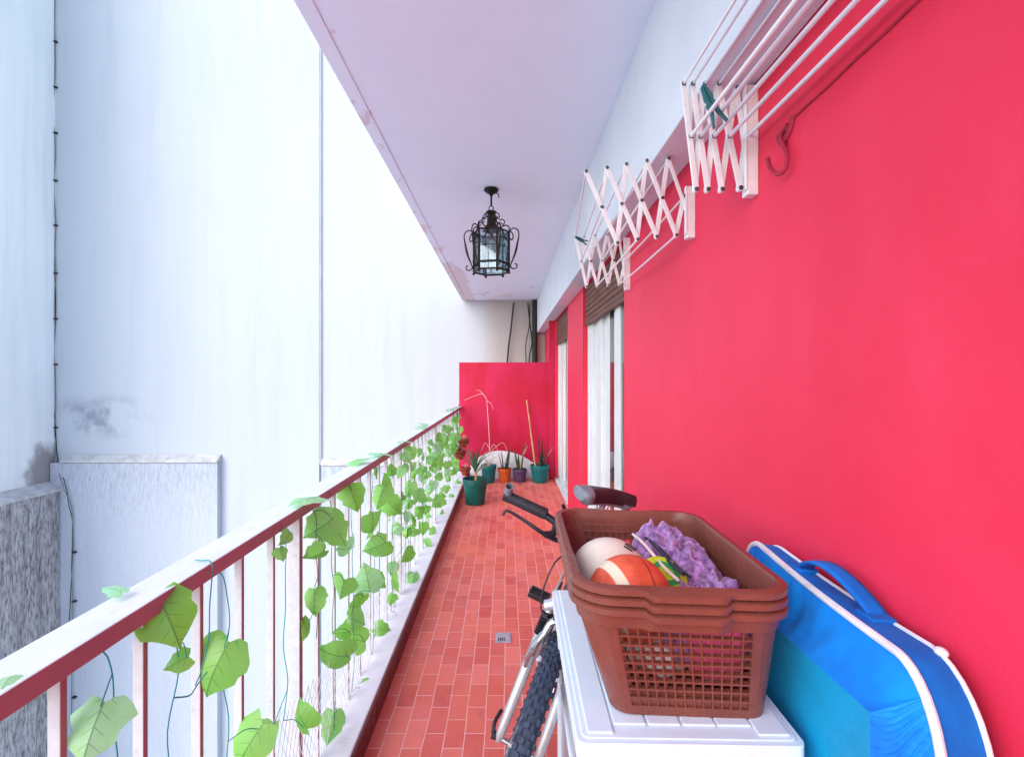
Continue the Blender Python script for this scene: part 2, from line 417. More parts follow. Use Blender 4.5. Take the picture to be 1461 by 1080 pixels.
        o = bpy.data.objects.new(name, me); COL.objects.link(o)
        if parent is not None: o.parent = parent
        else: o.location = off; OFF[o] = off
        if solid: md = o.modifiers.new('solid', 'SOLIDIFY'); md.thickness = solid; md.offset = 0
        if bevel:
            md = o.modifiers.new('bevel', 'BEVEL'); md.width = bevel; md.segments = 2; md.limit_method = 'ANGLE'; md.angle_limit = R(40)
            md.harden_normals = False
        if sub: md = o.modifiers.new('sub', 'SUBSURF'); md.levels = sub; md.render_levels = sub
        if kind: o['kind'] = kind
        return o
def bez(pts, n=8):
    """smooth polyline (Catmull-Rom) through pts"""
    P = [Vector(p) for p in pts]; P = [2*P[0]-P[1]]+P+[2*P[-1]-P[-2]]; out = []
    for i in range(1, len(P)-2):
        for k in range(n):
            t = k/n; a, b, c, d = P[i-1:i+3]
            out.append(.5*((2*b)+(c-a)*t+(2*a-5*b+4*c-d)*t*t+(3*b-a-3*c+d)*t**3))
    out.append(P[-2]); return out
def copy_tree(o, parent=None):
    c = o.copy(); COL.objects.link(c); c.parent = parent
    for ch in list(o.children): copy_tree(ch, c)
    return c

# ------------------------------------------------------------------ setting
XW, XB = .68, .54            # red wall face, beam face
ZC, ZB = 2.77, 2.2           # ceiling, beam underside
YE = 8.6                     # facing wall
MB().box(-60, 60, -60, 60, -7.2, -7.0).build('ground', M['ground'], kind='structure', smooth=False)
MB().box(-.534, .90, -2.2, YE, -.16, 0).build('floor', M['tile'], kind='structure', smooth=False)
mb = MB().box(-.70, 4.2, -2.2, YE-.01, ZC, ZC+.16)
mb.box(-.767, -.70, -2.2, YE-.01, ZC-.008, ZC+.168)
mb.build('ceiling', M['ceil'], kind='structure', smooth=False, bevel=.003)

t = thing('balcony_curb', 'low white painted curb with maroon skirting under the balcony railing', 'curb', (-.63, 3, 0))
MB().box(-.72, -.537, -2.2, YE-.02, -.16, .10).build('curb_body', M['curb'], t, smooth=False, bevel=.006)
mb = MB()
y = -2.2
while y < YE-.1:
    y2 = min(y+.30, YE-.03); mb.box(-.5368, -.526, y, y2-.002, .001, .095+random.uniform(-.0015, .0015)); y = y2
mb.build('skirting', M['skirt'], t, smooth=False, bevel=.0015)

t = thing('ceiling_beam', 'deep white beam running along the ceiling above the red wall', 'beam', (.61, 3, ZB))
MB().box(XB, XW-.001, -2.2, YE-.015, ZB, ZC-.001).build('beam_body', M['beam'], t, smooth=False, bevel=.004)

# apartment facade: red wall, two glazed doors with roller shutters
D1, D2 = (2.83, 4.33), (5.41, 6.78)
fac = thing('apartment_facade', 'bright red apartment wall with two white glazed balcony doors', 'facade', (XW, 3, 0))
mb = MB()
for (y0, y1, z0, z1) in ((-2.2, D1[0], 0, ZC), (D1[1], D2[0], 0, ZC), (D2[1], YE-.02, 0, ZC), (D1[0], D1[1], ZB+.004, ZC), (D2[0], D2[1], ZB+.004, ZC)):
    mb.box(XW, XW+.16, y0, y1, z0, z1-.002)
mb.build('wall_panel', M['red'], fac, smooth=False, bevel=.004)
MB().box(XW-.085, XW-.001, D2[1]+.03, 6.848, .001, ZB-.001).build('pilaster', [M['pink']], fac, smooth=False, bevel=.004)
mb = MB().box(XW+.161, 4.0, -2.2, YE-.02, -.1, -.002).box(4.0, 4.1, -2.2, YE-.02, -.1, ZC-.002)
mb.box(XW+.161, 4.0, YE-.1, YE-.02, 0, ZC-.002).box(XW+.161, 4.0, -2.2, -2.1, 0, ZC-.002)
mb.build('room_shell', M['room'], fac, smooth=False)
for (a, b) in (D1, D2):
    x0, x1 = XW+.04, XW+.12
    fr = MB()
    fr.box(x0, x1, a+.001, a+.05, .06, ZB).box(x0, x1, b-.05, b-.001, .06, ZB)
    fr.box(x0-.002, x1+.002, a+.002, b-.002, .02, .0595)
    fr.box(XW-.01, x0-.003, a+.004, b-.004, .004, .03)
    d = fr.build('glazed_door', M['pvc'], fac, smooth=False, bevel=.004)
    s0, s1, xx = a+.05, a+.53, x0+.008
    lf = MB().box(xx, xx+.03, s0+.001, s0+.09, .061, ZB-.1).box(xx, xx+.03, s1-.21, s1-.10, .061, ZB-.1).box(xx+.012, xx+.045, s1-.098, s1-.001, .061, ZB-.1)
    lf.box(xx+.001, xx+.029, s0+.09, s1-.21, .0612, .16).box(xx-.006, xx-.0005, s1-.19, s1-.16, .9, 1.1)
    lf.build('sliding_sash', M['pvc'], d, smooth=False, bevel=.003)
    MB().box(xx+.012, xx+.018, s0+.09, s1-.21, .16, ZB-.1).build('pane', M['glass'], d, smooth=False)
    s2 = a+.74; xx = x0+.034
    MB().box(xx+.002, xx+.008, s1-.002, s2, .061, ZB-.1).build('pane', M['glass'], d, smooth=False)
    lf = MB().box(xx, xx+.03, s2+.001, s2+.09, .061, ZB-.1).box(xx+.014, xx+.028, s2+.09, s2+.26, .061, ZB-.1).box(xx-.012, xx+.03, s2+.261, s2+.40, .061, ZB-.1).box(xx+.006, xx+.03, s2+.401, b-.14, .061, ZB-.1).box(xx-.02, xx+.03, b-.139, b-.051, .061, ZB-.1)
    lf.build('sliding_sash', M['pvc'], d, smooth=False, bevel=.004)
    mb = MB(); ph = .0
    def cur(u, v, a=a, b=b): return Vector((XW+.2+.02*math.sin(u*60)+.008*math.sin(u*143), a+.0+(b-a)*u, .05+2.15*v))
    mb.grid(cur, 160, 3); mb.build('curtain', M['curtain'], d)
    sh = MB(); z = 1.89
    while z < ZB-.01:
        z2 = min(z+.044, ZB-.003)
        sh.prism([(x0-.012, z+.001), (x0-.020, z+.010), (x0-.020, z2-.010), (x0-.012, z2-.001), (x0+.002, z2-.001), (x0+.002, z+.001)], a+.003, b-.003, 'y'); z = z2
    sh.box(x0-.024, x0+.004, a+.004, b-.004, 1.862, 1.889)
    sh.build('roller_shutter', M['shutter'], fac, smooth=False)
# partition
YP = 6.85
t = thing('partition_wall', 'magenta pink partition wall at the far end of the balcony', 'wall', (0, YP, 0))
MB().box(-.656, XW-.002, YP, YP+.12, 0.001, 1.625).build('wall_panel', M['pink'], t, smooth=False, bevel=.004)
prof = [(-.50, 0), (-.50, .17), (-.42, .27), (-.30, .345), (-.14, .39), (.0, .385), (.14, .35), (.28, .29), (.40, .21), (.52, .13), (.64, .10), (.672, .10), (.672, 0)]
pp = [(p.x, max(.002, p.z)) for p in bez([(x, 0, z) for x, z in prof], 4)]
MB().prism(pp, YP-.012, YP-.0005, 'y').build('plaster_patch', M['curb'], t, smooth=False, bevel=.003)

# facing white building and the grey side building
XL = -7.9
bl = thing('white_building', 'tall white rendered building wall facing the balcony across the light well', 'building', (-3, YE, -7))
XJ = (457-CX)/F*YE
mb = MB().box(XL-.5, XJ-.02, YE, YE+.4, -7, 10).box(XJ+.02, 7, YE+.03, YE+.41, -7, 10).box(XJ-.02, XJ+.02, YE+.05, YE+.39, -7, 10)
mb.build('wall_panel', M['main'], bl, smooth=False)
XR = (311-CX)/F*(YE-.1)
MB().prism([(YE-.12, -7), (YE-.001, -7), (YE-.001, -.06), (YE-.12, -.06)], XL+.02, XR, 'x').box(XJ+.03, 7, YE-.03, YE+.029, -7, -.13).build('lower_wall', M['low'], bl, smooth=False)
mb = MB().prism([(YE-.145, -.052), (YE-.145, -.012), (YE-.001, .075), (YE-.001, -.058)], XL+.2, XR+.01, 'x')
mb.prism([(YE-.05, -.125), (YE-.05, -.09), (YE+.029, .0), (YE+.029, -.128)], XJ+.022, 7, 'x')
mb.build('ledge', M['ledge'], bl, smooth=False, bevel=.008)
MB().box(XJ-.0195, XJ+.0195, YE+.004, YE+.0495, -.1, 10).build('step_shadow_strip', M['step_shadow'], bl, smooth=False)  # grey strip painted in as the shadow line where the wall steps back
gl = thing('grey_building', 'grey weathered building side wall at the left, sooty below its ledge', 'building', (XL, 7.4, -7))
MB().box(XL-.4, XL, 6.2, YE-.001, -7, 10).build('wall_panel', M['grey'], gl, smooth=False)
MB().box(XL+.001, XL+.20, 6.2, YE-.121, -7, -.54).build('lower_wall', M['sooty'], gl, smooth=False)
MB().prism([(XL+.001, -.538), (XL+.23, -.538), (XL+.23, -.50), (XL+.001, -.37)], 6.2, YE-.122, 'y').build('ledge', M['ledge'], gl, smooth=False, bevel=.008)

# cables on the white building
t = thing('wall_cable', 'thin dark cables clipped down the corner of the white building', 'cable', (XL+.1, YE-.05, -5))
def wallpt(px, py, y): return pt_y(px, py, y)
rnd = random.Random(3)
pts = [wallpt(78+rnd.uniform(-1.2, 1.2), y, YE-.02) for y in range(-40, 661, 36)]
pts += [wallpt(88, 690, YE-.16), wallpt(102, 722, YE-.16)]+[wallpt(103+rnd.uniform(-1, 1), y, YE-.16) for y in range(760, 1100, 50)]
MB().tube(bez(pts, 5), .007, 6).build('cable', M['gcable'], t)
pts = [wallpt(x, y, YE-.02) for x, y in ((70, -40), (71, 30), (68, 70), (72, 180), (76, 250), (76, 330), (79, 440), (75, 540), (78, 600), (83, 660))]
pts += [wallpt(x, y, YE-.16) for x, y in ((93, 690), (98, 720), (104, 760), (98, 900), (90, 1000), (88, 1080))]
MB().tube(bez(pts, 6), .0065, 6).build('cable', M['cable'], t)
for y in (60, 125, 190, 258, 322, 390, 455, 520, 610):
    p = wallpt(79, y, YE-.02); MB().box(p.x-.03, p.x+.03, YE-.04, YE-.002, p.z-.012, p.z+.012).build('clip', M['cable'], t)
for y in (788, 858, 995):
    p = wallpt(105, y, YE-.16); MB().box(p.x-.03, p.x+.03, YE-.17, YE-.122, p.z-.012, p.z+.012).build('clip', M['cable'], t)
t = thing('drain_pipe', 'black vertical pipe on the far wall beside the beam end', 'pipe', (.46, YE-.03, 0))
MB().cyl((.50, YE-.05, -1), (.50, YE-.05, ZC-.002), .045, n=12).build('pipe', M['cable'], t)
for z in (2.2, 1.2): MB().cyl((.50, YE-.05, z-.03), (.50, YE-.05, z+.03), .053, n=12).build('collar', M['cable'], t)
for i, (pp, lab) in enumerate((([(733, 432), (729, 470), (724, 515), (722, 600)], 'slanting black cable hanging on the far wall, left of the pipe'),
                  ([(753, 432), (757, 470), (759, 490), (755, 515), (752, 600)], 'loose black cable hanging just left of the black pipe'),
                  ([(756, 432), (755, 465), (750, 495), (752, 540), (752, 600)], 'thin wavy cable crossing behind the loose one beside the pipe'))):
    o = MB().tube(bez([wallpt(x, y, YE-.04-.02*i) for x, y in pp], 6), (.014, .011, .008)[i], 6).build('hanging_cable', M['cable'], origin=(0, YE, 1))
    tag(o, lab, 'cable', 'cables on the far wall')

# ------------------------------------------------------------------ railing
XI, XO, ZR0, ZR1 = -.62, -.70, .978, 1.012
rail = thing('balcony_railing', 'white balcony railing with maroon inner faces and flat balusters', 'railing', (-.66, 3, .1))
TWO = {'+x': 1, '-z': 1}  # maroon on inner and lower faces, pale on the rest
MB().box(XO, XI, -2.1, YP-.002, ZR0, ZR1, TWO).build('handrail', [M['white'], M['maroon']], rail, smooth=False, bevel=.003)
k = 0; y = .70-.16*14
while y < YP-.05:
    post = (k-14-5.28) % 9 if False else ((k-19) % 9)
    if k-14 >= -8:
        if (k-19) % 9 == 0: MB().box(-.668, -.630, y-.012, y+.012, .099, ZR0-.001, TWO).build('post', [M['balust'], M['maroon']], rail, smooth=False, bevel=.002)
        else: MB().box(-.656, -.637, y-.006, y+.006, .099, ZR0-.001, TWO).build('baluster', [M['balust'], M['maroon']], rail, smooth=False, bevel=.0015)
    k += 1; y += .1605
# ------------------------------------------------------------------ netting along the lower railing
net = MB(); z0, z1, ya, yb, sp = .11, .50, .95, 3.2, .034
def net_z(yy): return z1 - .16*max(0, (yy-1.25))/1.6 + .03*math.sin(yy*7)
n = int((yb-ya)/sp)
for i in range(-14, n+1):
    for sgn in (1, -1):
        pts = []
        for q in range(0, 26):
            zz = z0+(z1-z0)*q/25; yy = ya+i*sp+(zz-z0)*.55*sgn+(0 if sgn == 1 else .22)
            if ya <= yy <= yb and zz <= net_z(yy): pts.append((-.618+.006*math.sin(yy*9+zz*11), yy, zz))
        if len(pts) > 2: net.tube(pts, .0010, 3, cap=False)
o = net.build('bird_net', M['net'], origin=(-.618, 2, .11), smooth=False)
tag(o, 'fine white diamond netting tied along the lower part of the railing', 'net')

# ------------------------------------------------------------------ ivy
HALF = [(.0, .0), (.13, -.09), (.29, -.10), (.43, .03), (.52, .20), (.49, .33), (.43, .45), (.42, .57), (.31, .70), (.17, .82), (.07, .93), (0, 1.03)]
lr = random.Random(21)
def add_leaf(mb, c, size, mx, tint, fold=.25, curl=.2):
    """a lobed leaf, centre c, local x across, y to the tip, z normal"""
    bm = mb.bm; uvl = bm.loops.layers.uv.verify(); cl = bm.loops.layers.color.get('tint') or bm.loops.layers.color.new('tint')
    def P(x, y):
        z = -fold*abs(x)+curl*(y-.45)**2*(-1)+.05*math.sin(9*y+7*x)*abs(x)
        return c+mx @ (Vector((x, y-.45, z))*size)
    for sg in (1, -1):
        rows = []
        for (x, y) in [HALF[0]]+[(a*lr.uniform(.86, 1.12), b+lr.uniform(-.03, .03)) for a, b in HALF[1:-1]]+[HALF[-1]]:
            my = min(1, max(0, y if y > 0 else 0))
            rows.append([(0, my), (sg*x*.55, y*.5+my*.5), (sg*x, y)])
        for a, b in zip(rows, rows[1:]):
            for j in (0, 1):
                q = [a[j], a[j+1], b[j+1], b[j]]
                qq = []
                for w in q:
                    if not any(abs(w[0]-e[0]) < 1e-6 and abs(w[1]-e[1]) < 1e-6 for e in qq): qq.append(w)
                if len(qq) < 3: continue
                f = bm.faces.new([bm.verts.new(P(*w)) for w in qq])
                for lp, w in zip(f.loops, qq): lp[uvl].uv = w; lp[cl] = (tint, tint, tint, 1)
RAW = """127 1045 72 .8|240 882 72 .15|307 955 70 .25|250 945 30 .3|352 1066 62 .25|382 1052 34 .6|423 1021 38 .1|405 768 20 .5|403 790 18 .4
454 753 50 .45|478 757 52 .35|443 793 32 .3|491 783 30 .7|449 858 36 .25|481 840 36 .4|442 897 30 .3|503 709 38 .1|534 746 40 .35|544 709 32 .3
553 690 28 .2|542 672 24 .3|559 724 32 .3|532 780 34 .4|549 786 22 .3|519 826 40 .75|541 828 30 .4|560 832 26 .2|508 860 28 .2|508 886 36 .45
505 912 34 .25|483 902 24 .2|472 935 50 .35|545 899 24 .3|519 991 34 .6|479 1037 40 .5|555 855 16 .2|565 885 12 .2|578 793 26 .2|586 830 26 .6
584 648 24 .3|583 698 24 .4|595 706 22 .5|568 756 18 .8|590 741 16 .5|589 760 20 .4|604 755 22 .2|611 728 15 .3|598 728 17 .2|618 759 14 .4
610 777 17 .5|602 670 21 .5|616 658 20 .3|617 644 16 .2|627 626 16 .3|645 626 15 .5|616 694 18 .9|635 698 13 .4|623 718 22 .4|634 717 14 .3
632 733 12 .3|640 648 14 .7|636 665 15 .4|645 660 14 .3|650 670 13 .5|641 682 13 .4|652 640 11 .8|655 615 12 .4|648 602 14 .6|640 612 13 .4|655 595 12 .6|630 640 12 .7|652 690 11 .4|637 637 12 .3|625 680 14 .4|643 710 10 .4"""
LV = []
for q in RAW.replace('\n', '|').split('|'):
    a = q.split(); LV.append(tuple(float(x) for x in a))
SY = [.76, .90, 1.07, 1.36, 1.58, 1.72, 1.95, 2.25, 2.62, 3.05, 3.6, 4.3, 5.2, 6.1]
SL = ['ivy strand with one pale leaf, nearest the camera at the lower left', 'short ivy sprig with one folded leaf under the rail near the camera',
      'ivy strand with one broad leaf between near balusters', 'ivy strand with a dark leaf low down, just before the first wide post',
      'leafy ivy strand hanging at the first wide railing post', 'full ivy strand with overlapping leaves just past the first wide post',
      'long ivy strand reaching down to the curb, third full one on the railing', 'ivy strand with large pale leaves midway down the railing',
      'ivy strand with a mint leaf halfway along the railing', 'ivy strand at the second wide railing post',
      'small leaved ivy strand past the second wide post', 'dense ivy strand well down the railing, before the green pot',
      'dense ivy strand level with the green pot', 'farthest ivy strand, beside the little hanging terracotta pots']
XV = -.606
bins = [[] for _ in SY]
for (px, py, s, ti) in LV:
    d = F*XV/(px-CX); i = min(range(len(SY)), key=lambda j: abs(math.log(SY[j]/d)))
    p = pt_x(px, py, XV); p.x += random.uniform(-.012, .02)*min(1, d/2); bins[i].append((p, s*d/F, ti, True))
FLAT = [(436, 718, 46, .9), (512, 660, 30, .8), (540, 650, 34, .9), (598, 610, 22, .9), (600, 606, 20, .8), (641, 584, 17, .9), (575, 632, 20, .9), (160, 850, 30, .9), (10, 985, 30, .9)]
for (px, py, s, ti) in FLAT:
    d = (H-1.018)*F/(py-CY); p = pt_y(px, py, d)
    i = min(range(len(SY)), key=lambda j: abs(math.log(SY[j]/d))); bins[i].append((p, s*d/F*.95, ti, False))
rn = random.Random(11)
for i, d in enumerate(SY):     # smaller leaves filling the far, dense part
    if d > 2.9:
        for q in range(int(4+d*4.5)):
            yy = d*rn.uniform(.88, 1.12)
            if yy > 6.7: continue
            bins[i].append((Vector((XV+rn.uniform(-.05, .02), yy, rn.triangular(.12, .97, .7))), rn.uniform(.055, .085), rn.uniform(.1, .9), True))
for i, (d, lab) in enumerate(zip(SY, SL)):
    L = bins[i]
    if not L: continue
    t = thing('ivy_garland', lab, 'garland', (XV, d, .97), group='artificial ivy garlands hung on the railing')
    mb = MB(); stems = []
    for (p, s, ti, hang) in L:
        if hang:
            az = rn.gauss(0, 30); tip = rn.gauss(0, 55)
            # face the balcony and the camera: normal between +X and -Y
            mx = Matrix.Rotation(R(25+az), 3, 'Z') @ Matrix.Rotation(R(90+rn.gauss(-8, 16)), 3, 'X') @ Matrix.Rotation(R(180+tip), 3, 'Z')
            stems.append(p+mx @ Vector((0, -.43*s, 0)))
            add_leaf(mb, p, s*(1.12 if d < 1.5 else 1.02 if d < 2.9 else .92), mx, ti, rn.uniform(.1, .6), rn.uniform(.1, .8))
        else:
            mx = Matrix.Rotation(R(rn.uniform(0, 360)), 3, 'Z') @ Matrix.Rotation(R(rn.uniform(-14, 14)), 3, 'X')
            p = p.copy(); p.z += .012; p.x = max(p.x, -.69)
            add_leaf(mb, p, s*1.1, mx, ti, .1, .2)
    mb.build('foliage', M['leaf'], t, smooth=True, ang=80)
    hp = sorted([x[0] for x in L if x[3]], key=lambda v: -v.z)
    mb = MB()
    top = Vector((-.615, d, .975)); low = min([p.z for p in hp]+[.6])-.05
    main = [Vector((-.624, d, .977)), Vector((-.616, d, .966)), Vector((-.611, d+.003, .93))]
    zz = .86
    while zz > max(.12, low): main.append(Vector((-.610+rn.uniform(-.006, .006), d+rn.uniform(-.02, .02)*min(1, d*.5), zz))); zz -= .1
    main = bez(main, 4); mb.tube(main, .0012, 5)
    for p in stems:
        q = min(main, key=lambda v: abs(v.z-p.z-.03)+.3*abs(v.y-p.y)); m = (p+q)/2+Vector((.004, 0, .012))
        if (p-q).length < .5: mb.tube(bez([q, m, p], 4), .0011, 4)
    mb.build('stem', M['tealwire'] if i < 4 else M['vine'], t)
# teal tie wire curl around the handrail
t = thing('tie_wire', 'thin teal wire twisted around the near handrail', 'wire', (-.66, 1.02, 1.0))
pts = [(-.655, 1.035, 1.017), (-.64, 1.03, 1.018), (-.62, 1.03, 1.016), (-.614, 1.025, .99), (-.616, 1.02, .93), (-.612, 1.01, .87), (-.610, .985, .82), (-.608, .96, .80)]
MB().tube(bez(pts, 5), .0013, 5).build('wire', M['tealwire'], t)
pts = [(-.61, .90, .815), (-.60, .93, .80), (-.605, .96, .80), (-.60, .985, .812)]
MB().tube(bez(pts, 5), .0014, 5).build('tendril', M['tealwire'], t)

# ------------------------------------------------------------------ pots and plants
def pot(parent, c, r, h, mat, rimh=.25):
    x, y, z = c
    p = MB().lathe([(.02, z+.002), (r*.74, z+.002), (r*.76, z+.01), (r*.92, z+h*(1-rimh)), (r*.93, z+h*(1-rimh)), (r, z+h*(1-rimh)+.004), (r*1.02, z+h-.006), (r*1.0, z+h), (r*.93, z+h-.002), (r*.88, z+h*.8), (r*.85, z+h*.72)], (x, y, 0), 32).build('pot', mat, parent)
    MB().lathe([(.001, z+h*.80), (r*.5, z+h*.79), (r*.875, z+h*.775)], (x, y, 0), 20).build('soil', M['soil'], p)
    return p
def blade(mb, base, az, L, w, lean=.15, arch=.3, n=9, twist=0.):
    """a sword or strap leaf with a shallow channel"""
    d = Vector((math.cos(az), math.sin(az), 0)); sd = Vector((-math.sin(az+twist), math.cos(az+twist), 0))
    def fn(u, v):
        t = u; p = Vector(base)+d*(L*(lean*t+arch*t*t))+Vector((0, 0, L*(t-.45*arch*t*t*t)))
        ww = w*(.55+1.4*t-1.9*t*t) if t < .75 else w*(.55+1.4*.75-1.9*.5625)*max(.0, (1-t)/.25)**.7
        s = (v-.5)*2
        return p+sd*(ww*s)-d*(abs(s)**2*ww*.35*-1)
    mb.grid(fn, n, 5)
GP = 'pots along the end of the balcony'
# near green pot with arching dracaena
pc = (-.345, 5.50, 0)
t = thing('potted_plant', 'large dark green pot with an arching spiky plant, nearest of the floor pots', 'potted plant', pc, group=GP)
pot(t, pc, .142, .285, M['pot_green'])
MB().tube(bez([(pc[0], pc[1], .23), (pc[0]+.01, pc[1], .30), (pc[0], pc[1], .36)], 4), .014, 8).build('trunk', M['cane'], t)
mb = MB(); rp = random.Random(5)
for i in range(16): blade(mb, (pc[0], pc[1], .33+.004*i), i*2.4, rp.uniform(.22, .36), rp.uniform(.012, .017), rp.uniform(.15, .55), rp.uniform(.2, .7))
mb.build('foliage', M['aloe'], t)
mb = MB()
for i in range(5): blade(mb, (pc[0], pc[1], .33), -.6+i*.35, .24, .011, .9, .9)
mb.build('dry_leaf', M['dry'], t)
# back-left teal pot with tall dried pale branch
pc = (-.235, 6.62, 0)
t = thing('potted_plant', 'teal pot half hidden behind the green one, holding a tall pale dry branch', 'potted plant', pc, group=GP)
pot(t, pc, .105, .24, M['pot_teal'])
mb = MB(); x, y = pc[:2]
mb.tube(bez([(x, y, .19), (x+.01, y+.05, .5), (x-.01, y+.08, .85), (x-.03, y+.1, 1.12)], 5), lambda u: .006-.0028*u, 6)
for q in (((x-.03, 1.12), (x-.09, 1.19), (x-.2, 1.16), (x-.34, 1.10)), ((x-.03, 1.1), (x+.03, 1.06), (x+.06, .98)), ((x-.04, 1.14), (x-.12, 1.23), (x-.18, 1.24)),
          ((x, .46), (x-.05, .52), (x-.10, .42)), ((x+.01, .4), (x+.07, .5), (x+.15, .36), (x+.17, .27)), ((x, .36), (x+.1, .47), (x+.2, .52), (x+.27, .36))):
    mb.tube(bez([(a, y+.07, b) for a, b in q], 5), lambda u: .0042-.0022*u, 5)
mb.build('branch', M['paletwig'], t)
mb = MB()
for i in range(5): blade(mb, (x, y, .2), 2+i*1.1, .18, .010, .4, .4)
mb.build('foliage', M['dry'], t)
# orange, purple
for (pc, r, h, mt, lab, sd, spec) in (
    ((-.02, 6.66, 0), .092, .185, 'pot_orange', 'small orange pot with upright dark sword leaves', 2, [(0., .36, .034, .05), (2.2, .30, .026, .10), (3.6, .27, .018, .2), (5, .22, .014, .3)]),
    ((.185, 6.66, 0), .098, .175, 'pot_purple', 'small purple pot with thin upright leaves', 3, [(0.3, .44, .020, .05), (2.6, .34, .017, .12), (4.4, .27, .02, .1), (1.2, .36, .012, .22)])):
    t = thing('potted_plant', lab, 'potted plant', pc, group=GP)
    pot(t, pc, r, h, M[mt])
    mb = MB()
    for j, (az, L, w, ln) in enumerate(spec): blade(mb, (pc[0]+.02*math.cos(az), pc[1]+.02*math.sin(az), h*.75), az, L, w, ln, .1, 10, rp.uniform(-1.2, 1.2)+1.2)
    mb.build('foliage', M['sword2'] if 'orange' in lab else M['sword'], t)
    mb = MB()
    for j in range(3): blade(mb, (pc[0], pc[1], h*.75), 1+j*2.0, .40 if 'purple' in lab else .20, .006, .28, .3)
    mb.build('dry_leaf', M['paletwig'], t)
pc = (.455, 6.64, 0)
t = thing('potted_plant', 'wide teal pot with tall sword leaves beside the far door', 'potted plant', pc, group=GP)
pot(t, pc, .128, .235, M['pot_teal'])
mb = MB()
for (az, L, w, ln) in ((2.4, .52, .030, .06), (1.2, .42, .024, .05), (0, .26, .016, .35), (5.6, .30, .02, .12)): blade(mb, (pc[0]+.02, pc[1], .18), az, L, w, ln, .08, 10, 1.1)
mb.build('foliage', M['sword2'], t)
mb = MB()
for (az, L) in ((.3, .32), (3.0, .2)): blade(mb, (pc[0]+.03, pc[1], .18), az, L, .014, .35, .2)
mb.build('dry_leaf', M['cane'], t)
a, b = Vector((.40, 6.60, .17)), Vector((.285, 6.80, 1.10))
mb = MB().tube([a.lerp(b, u/12)+Vector((rp.uniform(-.002, .002), 0, 0)) for u in range(13)], lambda u: .013-.004*u, 8)
o = mb.build('cane_stake', M['cane'], origin=a); tag(o, 'bare bamboo cane leaning out of the wide teal pot', 'stake')
# hanging terracotta pots on the railing end
for (px, py, yy, r, lab) in ((661, 632, 6.2, .075, 'upper little terracotta pot hung on the railing end'), (653, 648, 5.75, .078, 'little terracotta pot hung lower among the ivy, nearest of three'), (664, 672, 6.45, .07, 'lowest little terracotta pot, half hidden by ivy')):
    c = pt_y(px, py, yy); c.x = max(c.x, XI+.075)
    t = thing('hanging_pot', lab, 'flower pot', c, group='terracotta pots hung on the railing')
    p = MB().lathe([(.002, c.z-.055), (r*.55, c.z-.055), (r*.8, c.z-.02), (r*.95, c.z+.025), (r*1.05, c.z+.027), (r*1.05, c.z+.05), (r*.93, c.z+.05), (r*.86, c.z+.03)], (c.x, c.y, 0), 24).build('pot', M['terracotta'], t)
    MB().lathe([(.001, c.z+.034), (r*.87, c.z+.03)], (c.x, c.y, 0), 16).build('soil', M['soil'], p)
    ring = [(c.x+(r*1.06)*math.cos(q*.52), c.y+(r*1.06)*math.sin(q*.52), c.z+.022) for q in range(13)]
    mb = MB().tube(ring[:-1], .003, 5, closed=True)
    mb.tube(bez([(c.x-r, c.y, c.z+.022), (XI+.006, c.y, c.z+.1), (XI+.005, c.y, 1.0), (XI-.02, c.y, 1.02), (XO-.004, c.y, 1.018)], 4), .003, 5)
    mb.build('wire_holder', M['iron'], t)
    mb = MB()
    for j in range(9): blade(mb, (c.x, c.y, c.z+.03), j*.75, rp.uniform(.05, .10), .007, .4, .4, 6)
    mb.build('foliage', M['dry'] if r < .078 else M['sword'], t)

# floor drain
p = pt_y(718, 910, 0); d = H*F/(910-CY); x = (718-CX)*d/F
t = thing('floor_drain', 'small square metal drain set in the terracotta floor', 'drain', (x, d, 0))
MB().box(x-.04, x+.04, d-.05, d+.05, .0005, .005).build('frame', M['drain'], t, smooth=False, bevel=.001)
mb = MB()
for i in range(4): mb.box(x-.026+.005*i*2, x-.022+.005*i*2+.001, d-.034, d-.008, .0052, .0066)
mb.build('grate_slot', M['cable'], t, smooth=False)

# ------------------------------------------------------------------ lantern
lc = Vector((-.107, 3.55, ZC))
t = thing('pendant_lantern', 'black wrought iron lantern with glass sides hanging from the ceiling', 'lantern', lc)
X, Y = lc.x, lc.y
MB().lathe([(.001, ZC-.001), (.052, ZC-.002), (.054, ZC-.012), (.036, ZC-.028), (.014, ZC-.04), (.012, ZC-.05), (.001, ZC-.05)], (X, Y, 0), 28).build('canopy', M['iron'], t)
mb = MB().cyl((X, Y, ZC-.05), (X, Y, ZC-.125), .007, n=8)
mb.tube([(X+.016*math.cos(a*.4488), Y, ZC-.142+.018*math.sin(a*.4488)) for a in range(14)], .0035, 6, closed=True)
mb.tube(bez([(X+.02, Y-.02, ZC-.03), (X+.05, Y-.02, ZC-.045), (X+.055, Y-.02, ZC-.07)], 4), .004, 6)
mb.build('hanger', M['iron'], t)
A0 = R(50)
def hexp(r, z, i): a = A0+i*math.pi/3; return Vector((X+r*math.cos(a), Y+r*math.sin(a), z))
zt, zm, zl, zb = 2.455, 2.235, 2.225, 2.172
mb = MB()
mb.lathe([(.012, 2.615), (.036, 2.608), (.040, 2.596), (.026, 2.585), (.030, 2.56), (.034, 2.52), (.052, 2.48), (.07, 2.465)], (X, Y, 0), 6, a0=A0)
